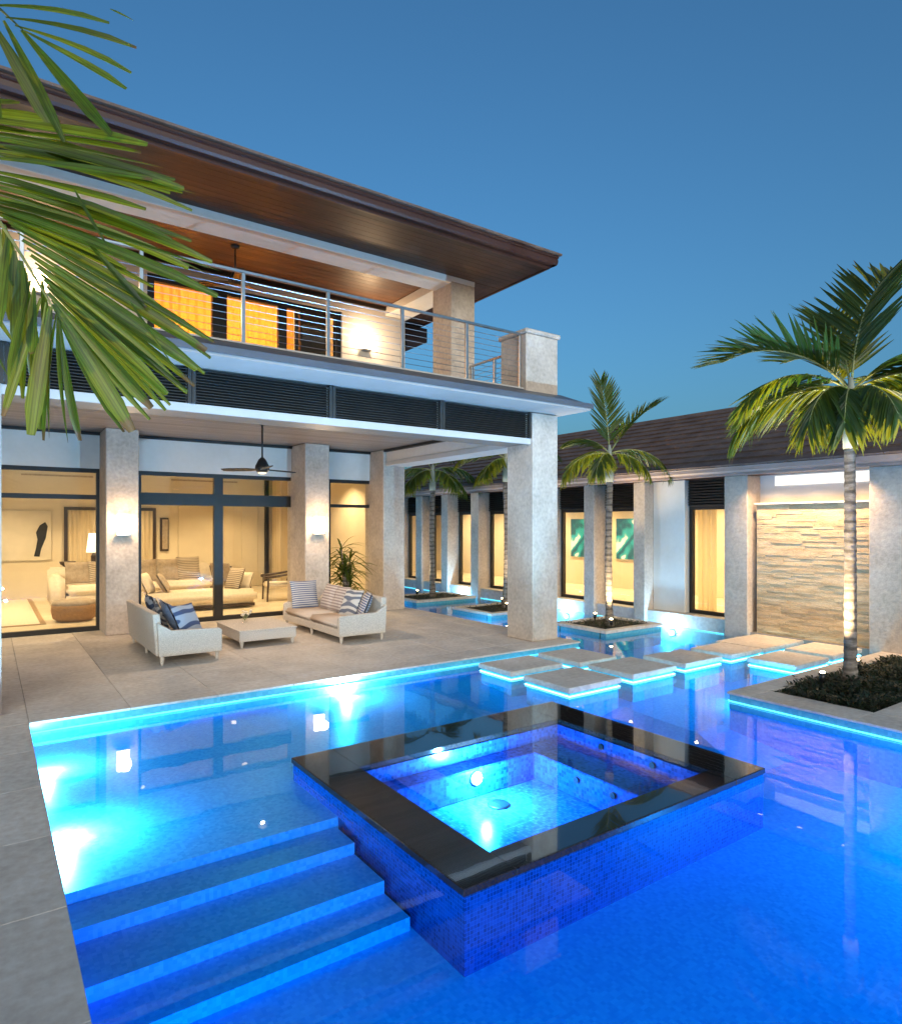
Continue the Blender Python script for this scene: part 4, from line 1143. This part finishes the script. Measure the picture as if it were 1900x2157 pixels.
# fascia, gutter, soffit, roof with tiles
wbox('soffit', M['fascia'], 9.26, 9.958, 2.0, 18.3, 2.421, 2.44)
wbox('fascia_board', M['wingfascia'], 9.215, 9.258, 2.0, 18.3, 2.40, 2.50, 0.004)
G().prism([(9.213, 2.44), (9.16, 2.445), (9.135, 2.47), (9.13, 2.52), (9.12, 2.53), (9.213, 2.53)], 'y', 2.0, 18.3).build('gutter', M['wingfascia'], wing)
sl = math.atan2(4.0 - 2.50, 12.5 - 9.15); cs, sn = math.cos(sl), math.sin(sl); slen = math.hypot(12.5 - 9.15, 1.5)
G().prism([(9.2, 2.505), (12.5, 4.0 - 0.03), (15.8, 2.505)], 'y', 2.0, 18.3).build('roof', M['rooftile'], wing)
g = G(); rows = 12; rh = slen / rows
for r_ in range(rows):
    s0 = r_ * rh - 0.02; s1 = s0 + rh + 0.03
    y = 2.0 + (0.15 if r_ % 2 else 0)
    while y < 18.2:
        y1 = y + 0.295; z = random.uniform(0, 0.006)
        P = lambda s_, h_: (9.15 + s_ * cs - h_ * sn, 2.53 + s_ * sn + h_ * cs)
        pts = []
        for h0, h1 in ((0.012, 0.0), (0.042, 0.012)):
            a = P(s0, h0 + z); b = P(s1, h1 + z)
            pts += [(a[0], y, a[1]), (a[0], y1, a[1]), (b[0], y1, b[1]), (b[0], y, b[1])]
        g.hexa(pts); y += 0.30
rt = g.build('roof_tiles', M['rooftile'], wing); rt['kind'] = 'stuff'
y = 2.0
while y < 18.2:
    G().prism([(12.36, 3.98), (12.42, 4.05), (12.5, 4.075), (12.58, 4.05), (12.64, 3.98)], 'y', y, y + 0.40).build('ridge_tile', M['rooftile'], wing); y += 0.405

# ================================================================== PLANTERS
def cover_mass(name, x0, x1, y0, y1, z, h, n, parent=None, sz=0.035):
    g = G()
    for k in range(n):
        x, y = random.uniform(x0, x1), random.uniform(y0, y1)
        hh_ = h * (0.55 + 0.9 * mnoise.noise(Vector((x * 3.1, y * 3.1, 1.7)))) + 0.02
        zz = z + random.uniform(0.0, max(0.03, hh_))
        blade_leaf(g, (x, y, zz), random.uniform(0, 6.28), random.uniform(-0.1, 1.1), random.uniform(0.6, 1.3) * sz * 2, sz * 0.36, 0.3, 2)
    o = g.build(name, M['cover'], parent); o['kind'] = 'stuff'; return o


def spotlight(loc, aim, lb, e, spot=70):
    t = thing('garden_spotlight', loc, lb, 'spotlight', 'uplights below the palms')
    p = Vector(loc); d = (Vector(aim) - p).normalized()
    G().tube([p - Vector((0, 0, 0.10)), p], 0.008, 6).build('stake', M['iron'], t)
    G().tube([p, p + d * 0.08], [0.026, 0.034], 14).build('housing', M['iron'], t, smooth=True)
    G().lathe((p + d * 0.0905)[:], [(0.004, -0.012), (0.02, -0.006), (0.026, 0.0), (0.018, 0.010), (0.004, 0.014)], 12).build('lens', M['spotlens'], t, smooth=True)
    lamp('bulb', 'SPOT', p + d * 0.14, e, (1.0, 0.76, 0.40), t, 0.03, aim, spot, 0.8)


def planter(x0, x1, y0, y1, lb):
    t = thing('palm_planter', ((x0 + x1) / 2, (y0 + y1) / 2, -0.4), lb, 'planter', 'square planters standing in the canal')
    cw = 0.14
    for (a, b, c, d) in ((x0, x1, y0, y0 + cw), (x0, x1, y1 - cw, y1), (x0, x0 + cw, y0 + cw + 0.002, y1 - cw - 0.002), (x1 - cw, x1, y0 + cw + 0.002, y1 - cw - 0.002)):
        B(a, b, c, d, -0.05, 0.0).build('coping', M['paver'], t, 0.005)
        B(a + 0.015, b - 0.015, c + 0.015, d - 0.015, -0.6, -0.051).build('kerb_wall', M['waterline'], t)
    B(x0 + cw - 0.01, x1 - cw + 0.01, y0 + cw - 0.01, y1 - cw + 0.01, -0.5, -0.025).build('soil', M['soil'], t)
    cover_mass('ground_cover', x0 + cw, x1 - cw, y0 + cw, y1 - cw, -0.03, 0.05, 700, t, 0.025)


planter(7.84, 9.24, 6.86, 8.02, 'square planter in the canal just right of the big column, holding the centre palm')
planter(7.64, 9.24, 9.45, 10.72, 'square planter in the canal partly hidden behind the left side of the big column')
planter(7.60, 9.24, 11.98, 13.30, 'farthest square planter in the canal, seen under the porch beside the end column')
t = thing('plant_bed', (7.6, 3.0, -0.2), 'dark leafy planting bed framed by pale paving at the right edge', 'plant bed')
B(bx0 - 0.02, bx1 + 0.02, by0 - 0.02, by1 + 0.02, -0.6, -0.05).build('soil', M['soil'], t)
cover_mass('ground_cover', bx0, bx1, by0, by1, -0.05, 0.14, 9000, t, 0.032)
spotlight((6.92, 3.22, 0.06), (7.3, 3.1, 3.2), 'lit spotlight among the dark leaves of the right planting bed', 480, 80)
spotlight((7.9, 3.3, 0.06), (7.5, 3.1, 3.4), 'spotlight hidden behind the right palm trunk in the planting bed', 380, 80)
spotlight((8.60, 7.78, 0.03), (8.45, 7.3, 3), 'spotlight behind the centre palm in its planter', 150, 80)
spotlight((8.26, 7.12, 0.03), (8.45, 7.3, 3), 'spotlight at the front corner of the centre palm planter', 190, 80)
spotlight((8.75, 10.45, 0.03), (8.53, 10.1, 3), 'spotlight beside the palm in the planter behind the big column', 90, 80)
spotlight((8.28, 9.75, 0.03), (8.53, 10.1, 3), 'front spotlight in the planter behind the big column', 90, 80)
spotlight((8.20, 12.9, 0.03), (8.48, 12.65, 3), 'spotlight in the farthest canal planter', 70, 80)

# ================================================================== PALMS
def leaflet_mesh(name, blunt, wid, sag, curl=0.25):
    # unit length along +y, width scale in x, sagging in -z
    n = 5; v = []; f = []
    for i in range(n + 1):
        t = i / n
        if blunt: w_ = wid * (0.25 + 0.75 * min(1, t / 0.55)) * (1 if t < 0.8 else 1 - 0.55 * (t - 0.8) / 0.2)
        else: w_ = wid * (0.35 + 0.65 * min(1, t / 0.25)) * (1 - max(0, (t - 0.35) / 0.65) ** 1.6 * 0.93)
        z = -sag * t * t; y = t * (1 - 0.12 * sag * t)
        v += [(-w_, y, z + curl * w_), (0, y, z), (w_, y, z + curl * w_)]
    for i in range(n):
        a = 3 * i; f += [(a, a + 1, a + 4, a + 3), (a + 1, a + 2, a + 5, a + 4)]
    me = bpy.data.meshes.new(name); me.from_pydata(v, [], f)
    for p in me.polygons: p.use_smooth = True
    me.materials.append(M['leaflet']); return me


LM = {}
for bl in (0, 1):
    for s_ in (0.03, 0.12, 0.3, 0.55):
        LM[(bl, s_)] = leaflet_mesh('leaflet', bl, 1.0, s_, 0.022)


def catmull(P, n):
    out = []
    Q = [P[0] * 2 - P[1]] + P + [P[-1] * 2 - P[-2]]
    m = len(P) - 1
    for k in range(n + 1):
        s_ = k / n * m; i = min(int(s_), m - 1); t = s_ - i
        a, b, c, d = Q[i], Q[i + 1], Q[i + 2], Q[i + 3]
        out.append(0.5 * ((2 * b) + (c - a) * t + (2 * a - 5 * b + 4 * c - d) * t * t + (3 * b - a - 3 * c + d) * t ** 3))
    return out


def frond(root, pts, nleaf, L, wid, normal=None, angle=42, lift=0.25, blunt=0, t0=0.12, r0=0.016, single=True, sag=0.12, side_bias=0.0, mesh_join=None, gravity=0.0):
    P = [Vector(p) for p in pts]; C_ = catmull(P, 24)
    rad = [r0 * (1 - 0.85 * k / 24) for k in range(25)]
    fr = G().tube(C_, rad, 6).build('frond', M['rachis'], root, smooth=True)
    joined = G()
    for i in range(nleaf):
        t = t0 + (1 - t0) * (i + 0.5) / nleaf
        for sgn in (-1, 1):
            tt = min(0.999, t + random.uniform(-0.008, 0.008)); k = min(23, int(tt * 24)); p = C_[k].lerp(C_[k + 1], tt * 24 - k)
            T = (C_[k + 1] - C_[k]).normalized()
            N = Vector(normal).normalized() if normal is not None else Vector((0, 0, 1))
            Sd = T.cross(N)
            if Sd.length < 0.05: Sd = Vector((1, 0, 0))
            Sd.normalize(); N = Sd.cross(T).normalized()
            an = R(angle * (1.25 - 0.75 * t) + random.uniform(-5, 5))
            d = T * math.cos(an) + (Sd * sgn * (1 + side_bias * sgn)) * math.sin(an) + N * (lift + random.uniform(-0.08, 0.08)) - Vector((0, 0, 1)) * gravity
            d.normalize()
            prof = max(0.25, math.sin(math.pi * (0.16 + 0.72 * t))) ** 0.7
            ln = L * prof * random.uniform(0.88, 1.1)
            up = N - d * N.dot(d)
            if up.z < 0 and normal is None: up = -up
            up.normalize(); up = (Matrix.Rotation(random.uniform(-0.5, 0.5), 3, d) @ up)
            X = d.cross(up).normalized(); Z = X.cross(d).normalized()
            me = LM[(blunt, min((0.03, 0.12, 0.3, 0.55), key=lambda q: abs(q - sag * random.uniform(0.6, 1.6))))]
            m4 = Matrix(((X.x * wid, d.x * ln, Z.x * ln, p.x), (X.y * wid, d.y * ln, Z.y * ln, p.y), (X.z * wid, d.z * ln, Z.z * ln, p.z), (0, 0, 0, 1)))
            # the shared mesh sags along its own -z; for hanging leaves that is world down
            if single:
                o = bpy.data.objects.new('leaflet', me); o.parent = fr
                o.matrix_local = Matrix.Translation(-ORI[root.name]) @ m4; C.objects.link(o)
            else:
                b = len(joined.v)
                for vv in me.vertices: joined.v.append(tuple(m4 @ vv.co))
                for pp in me.polygons: joined.f.append(tuple(b + q for q in pp.vertices))
    if not single:
        jo = joined.build('leaflets', M['leaf'], fr, smooth=True); jo['kind'] = 'stuff'
    return fr


def arc(base, az, elev, L, droop, n=5):
    p = Vector(base); out = [p.copy()]; a = elev
    for k in range(n):
        a_ = elev - droop * ((k + 0.5) / n) ** 1.2
        p = p + Vector((math.cos(az) * math.cos(a_), math.sin(az) * math.cos(a_), math.sin(a_))) * (L / n); out.append(p.copy())
    return out


def trunk_mesh(base, top, r0, r1, rings, bend=0.0):
    b = Vector(base); t = Vector(top); g = G(); n = rings * 3; pts = []; rad = []
    for k in range(n + 1):
        s_ = k / n; p = b.lerp(t, s_) + Vector((bend * math.sin(s_ * math.pi), bend * 0.4 * math.sin(s_ * 2.2), 0))
        r_ = r0 + (r1 - r0) * s_ + (0.25 * r0 * max(0, 1 - s_ * 8)); r_ *= (1.07 if k % 3 == 0 else 1.0) * (1 + 0.025 * random.uniform(-1, 1))
        pts.append(p); rad.append(r_)
    return g.tube(pts, rad, 14)


VA = R(-35.433)


def palm(name, base, zc, r0, r1, bend, lb, fr, lseg, single_n=0, shaft=0.55, L=0.42, wid=0.022):
    root = thing(name, base, lb, 'palm tree', 'palms growing from the planters')
    top = (base[0] + bend * 0.3, base[1], zc - shaft)
    trunk_mesh(base, top, r0, r1, 26, bend).build('trunk', M['trunk'], root, smooth=True)
    crown = (top[0] + 0.01, top[1], zc)
    G().tube([top, (top[0] + 0.003, top[1], zc - shaft * 0.75), (crown[0], crown[1], zc - 0.1), (crown[0], crown[1], zc + 0.12)], [r1 * 1.35, r1 * 1.5, r1 * 1.0, r1 * 0.4], 14).build('crownshaft', M['shaft'], root, smooth=True)
    for i, (az, el, ln, dr, lift, grav) in enumerate(fr):
        pts = arc((crown[0], crown[1], zc - 0.02), R(az) + VA, R(el), ln, R(dr))
        frond(root, pts, lseg, L * (0.8 + 0.3 * ln / 1.2), wid * random.uniform(0.85, 1.1), None, 46, lift, 0, 0.14, 0.013, i < single_n, 0.05 + grav * 0.2, gravity=grav)
    return root


# azimuth: 0 = picture right, 90 = away, 180 = picture left, 270 = towards the viewer
palm('palm_tree', (7.27, 3.10, -0.04), 3.06, 0.062, 0.050, 0.02, 'tall palm with a slim ringed trunk in the planting bed at the right edge',
     [(38, 80, 2.05, 66, 0.28, 0.0), (175, 50, 1.45, 80, 0.28, 0.0), (160, 12, 1.25, 70, 0.0, 0.55), (215, 10, 1.05, 80, 0.0, 0.6),
      (350, 18, 1.25, 70, 0.0, 0.55), (315, 25, 1.1, 75, 0.05, 0.5), (100, 55, 1.2, 60, 0.25, 0.0), (265, 5, 0.95, 65, 0.0, 0.6), (20, 35, 1.2, 60, 0.15, 0.2), (130, 25, 1.2, 70, 0.05, 0.35),
      (190, 28, 1.3, 78, 0.1, 0.35), (330, 45, 1.2, 75, 0.15, 0.25), (235, 0, 1.0, 60, 0.0, 0.6), (75, 70, 1.4, 50, 0.25, 0.0)],
     36, 4, 0.62, 0.56, 0.023)
palm('palm_tree', (8.43, 7.30, -0.05), 2.86, 0.060, 0.050, -0.04, 'centre palm with upright bright fronds in the planter right of the big column',
     [(110, 84, 1.3, 14, 0.15, 0.0), (15, 58, 1.25, 32, 0.2, 0.0), (170, 50, 0.75, 70, 0.0, 0.3), (0, 20, 1.15, 85, 0.0, 0.55), (190, 5, 0.95, 70, 0.0, 0.6),
      (320, 0, 0.8, 60, 0.0, 0.6), (240, 0, 0.85, 60, 0.0, 0.6), (130, 20, 1.0, 80, 0.0, 0.4)], 28, 0, 0.5, 0.44, 0.020)
palm('palm_tree', (8.53, 10.10, -0.05), 3.02, 0.060, 0.050, 0.05, 'palm seen beside the left edge of the big column with yellow lit fronds',
     [(185, 30, 1.1, 80, 0.0, 0.4), (350, 40, 1.1, 80, 0.0, 0.3), (150, 60, 1.0, 70, 0.15, 0.1), (230, 0, 0.9, 60, 0.0, 0.6), (300, 0, 0.9, 60, 0.0, 0.6), (60, 60, 1.0, 60, 0.15, 0.0), (200, -10, 0.8, 50, 0.0, 0.6)], 28, 0, 0.5, 0.44, 0.020)
palm('palm_tree', (8.48, 12.65, -0.05), 2.95, 0.065, 0.055, -0.03, 'farthest palm with dark drooping fronds seen under the porch beam',
     [(185, 15, 1.25, 75, 0.0, 0.5), (0, 20, 1.25, 85, 0.0, 0.5), (150, 55, 1.1, 70, 0.1, 0.1), (230, 0, 1.0, 60, 0.0, 0.6), (310, 0, 1.0, 60, 0.0, 0.6), (60, 50, 1.1, 70, 0.1, 0.1), (340, -5, 1.0, 60, 0.0, 0.6), (205, -10, 1.0, 50, 0.0, 0.6)], 30, 0, 0.5, 0.48, 0.021)

# foreground palm: trunk stands on the left deck outside the picture, three fronds hang into it
fw = Vector((0.57976, 0.81479, 0)); rt_ = Vector((0.81479, -0.57976, 0)); upv = Vector((0, 0, 1))
PB = Vector((-0.95, 3.75, 0.0))
root = thing('palm_tree', PB, 'foreground palm hanging broad blunt leaflets over the upper left corner', 'palm tree', None)
trunk_mesh(PB, PB + Vector((0.05, -0.1, 3.2)), 0.085, 0.07, 26, 0.03).build('trunk', M['trunk'], root, smooth=True)
G().tube([PB + Vector((0.05, -0.1, 3.2)), PB + Vector((0.05, -0.1, 3.5)), PB + Vector((0.06, -0.1, 3.9))], [0.09, 0.1, 0.03], 14).build('crownshaft', M['shaft'], root, smooth=True)
crown = PB + Vector((0.06, -0.1, 3.8))


def wp(r_, d_, z_): return rt_ * r_ + fw * d_ + upv * z_


# leaflets of the three fronds in view: base and tip (sideways, ahead, up from the viewpoint) and half width, metres
LEAF_A = [
    (-1.874, 2.62, 3.738, -1.365, 2.552, 3.68, 0.0138), (-1.36, 2.6, 3.71, -1.264, 2.6, 3.666, 0.0042), (-1.776, 2.6, 3.674, -1.257, 2.561, 3.587, 0.0137),
    (-1.74, 2.6, 3.642, -1.29, 2.613, 3.519, 0.0158), (-1.691, 2.58, 3.607, -1.295, 2.598, 3.4, 0.0188), (-1.712, 2.6, 3.626, -1.309, 2.494, 3.152, 0.021),
    (-1.77, 2.58, 3.647, -1.476, 2.463, 3.154, 0.0167), (-1.852, 2.64, 3.677, -1.654, 2.704, 3.306, 0.0277), (-1.903, 2.66, 3.672, -1.822, 2.597, 3.264, 0.0215),
    (-1.923, 2.66, 3.753, -1.675, 2.592, 3.859, 0.0193), (-1.994, 2.7, 3.816, -1.916, 2.799, 4.1, 0.0196), (-2.052, 2.75, 3.433, -1.812, 2.733, 3.427, 0.0155),
    (-2.015, 2.7, 3.353, -1.658, 2.764, 3.368, 0.0218), (-1.92, 2.6, 3.27, -1.209, 2.585, 3.175, 0.0273), (-1.935, 2.62, 3.248, -1.259, 2.641, 3.175, 0.0148),
    (-1.905, 2.58, 3.194, -1.051, 2.493, 3.017, 0.0229), (-1.89, 2.56, 3.131, -1.127, 2.58, 3.043, 0.0186), (-1.471, 2.55, 3.058, -1.024, 2.621, 2.993, 0.0051),
    (-1.861, 2.52, 3.077, -1.157, 2.515, 2.997, 0.0163), (-1.846, 2.5, 3.117, -1.408, 2.543, 3.09, 0.0182), (-1.9, 2.6, 3.076, -1.233, 2.628, 2.936, 0.0158),
    (-1.861, 2.56, 3.025, -1.076, 2.454, 2.805, 0.0165), (-1.826, 2.52, 2.974, -0.948, 2.567, 2.76, 0.0204), (-1.792, 2.5, 2.919, -1.019, 2.51, 2.712, 0.0222),
    (-1.773, 2.5, 2.892, -0.873, 2.446, 2.623, 0.0091), (-1.74, 2.48, 2.856, -0.874, 2.367, 2.546, 0.02), (-1.745, 2.52, 2.848, -1.295, 2.59, 2.702, 0.0204),
    (-1.7, 2.5, 2.81, -1.089, 2.484, 2.521, 0.0162), (-1.65, 2.46, 2.772, -0.909, 2.498, 2.363, 0.0119), (-1.605, 2.44, 2.716, -0.943, 2.513, 2.332, 0.0227),
    (-1.573, 2.44, 2.66, -0.966, 2.477, 2.248, 0.0227), (-1.54, 2.43, 2.609, -1.024, 2.513, 2.207, 0.0167), (-1.512, 2.42, 2.562, -1.039, 2.387, 2.137, 0.0205),
    (-1.493, 2.42, 2.512, -1.152, 2.476, 2.098, 0.0225), (-1.468, 2.41, 2.466, -1.176, 2.388, 2.008, 0.0273), (-1.44, 2.4, 2.403, -1.438, 2.486, 1.962, 0.0145),
    (-1.457, 2.41, 2.429, -1.563, 2.483, 1.971, 0.0204), (-1.486, 2.42, 2.462, -1.507, 2.321, 1.98, 0.0254), (-1.535, 2.44, 2.5, -1.616, 2.35, 2.044, 0.0138),
    (-1.586, 2.46, 2.573, -1.624, 2.388, 2.175, 0.0258), (-1.637, 2.48, 2.657, -1.698, 2.572, 2.329, 0.03), (-1.696, 2.5, 2.762, -1.726, 2.476, 2.408, 0.0263),
    (-1.602, 2.45, 2.617, -1.568, 2.468, 2.263, 0.0237), (-1.558, 2.44, 2.538, -1.538, 2.386, 2.28, 0.0197), (-1.729, 2.52, 2.813, -1.677, 2.512, 2.573, 0.0224),
    (-1.385, 2.4, 2.887, -1.226, 2.365, 2.625, 0.0058), (-1.191, 2.42, 2.484, -1.013, 2.377, 2.228, 0.0049), (-1.4, 2.46, 2.748, -1.155, 2.469, 2.478, 0.0119),
    (-1.785, 2.55, 2.862, -1.752, 2.559, 2.551, 0.0247), (-1.844, 2.55, 2.823, -1.881, 2.629, 2.475, 0.0247), (-1.673, 2.5, 2.704, -1.705, 2.53, 2.444, 0.0222),
    (-1.542, 2.46, 2.573, -1.566, 2.544, 2.351, 0.0179), (-1.86, 2.6, 2.546, -1.765, 2.668, 2.364, 0.0084), (-1.88, 2.6, 2.466, -1.826, 2.698, 2.248, 0.0074),
]

FR = [[crown, wp(-2.45, 2.75, 3.95), wp(-2.15, 2.68, 3.93), wp(-1.90, 2.65, 3.80), wp(-1.70, 2.60, 3.62)],
      [crown, wp(-2.35, 2.72, 3.45), wp(-2.1, 2.66, 3.32), wp(-1.95, 2.6, 3.2), wp(-1.88, 2.56, 3.10)],
      [crown, wp(-2.25, 2.68, 3.30), wp(-1.95, 2.58, 3.06), wp(-1.70, 2.48, 2.78), wp(-1.45, 2.41, 2.42)]]
fro = []
for pts in FR:
    fro.append(G().tube(catmull([Vector(p) for p in pts], 24), [0.016 * (1 - 0.8 * k / 24) for k in range(25)], 7).build('frond', M['rachis'], root, smooth=True))
extra = []
for i in list(range(11, 19)) + list(range(20, 33)) + list(range(31, 40)):
    q0, q1 = LEAF_A[i], LEAF_A[i + 1]; k = random.uniform(0.35, 0.65)
    q = [x0 * (1 - k) + x1 * k for x0, x1 in zip(q0, q1)]
    q[4] += random.uniform(0.03, 0.12); q[6] = random.uniform(0.008, 0.015); extra.append(tuple(q))
for i, (a, b, c, d_, e_, f_, hw) in enumerate(LEAF_A + extra):
    p0, p1 = wp(a, b, c), wp(d_, e_, f_)
    fr = fro[0 if i < 11 else 1 if i < 20 or len(LEAF_A) <= i < len(LEAF_A) + 8 else 2]
    d = p1 - p0; ln = d.length; d.normalize()
    up = (-fw + upv * 0.5 + rt_ * random.uniform(-0.7, 0.7)); up = (up - d * up.dot(d)).normalized()
    X = d.cross(up).normalized(); Z = X.cross(d).normalized()
    hw *= 1.15
    me = LM[(1 if hw > 0.012 else 0, random.choice((0.03, 0.12)) if ln > 0.4 else 0.03)]
    m4 = Matrix(((X.x * hw, d.x * ln, Z.x * ln, p0.x), (X.y * hw, d.y * ln, Z.y * ln, p0.y), (X.z * hw, d.z * ln, Z.z * ln, p0.z), (0, 0, 0, 1)))
    o = bpy.data.objects.new('leaflet', me); o.parent = fr
    o.matrix_local = Matrix.Translation(-ORI[root.name]) @ m4; C.objects.link(o)
for az in (120, 200, 260, 300):
    frond(root, arc(crown, R(az), R(35), 1.6, R(80)), 20, 0.6, 0.034, None, 45, 0.05, 1, 0.15, 0.018, False, 0.2)
spotlight((-0.85, 4.35, 0.12), (-0.15, 3.3, 3.2), 'spotlight at the foot of the foreground palm on the left deck', 320, 70)
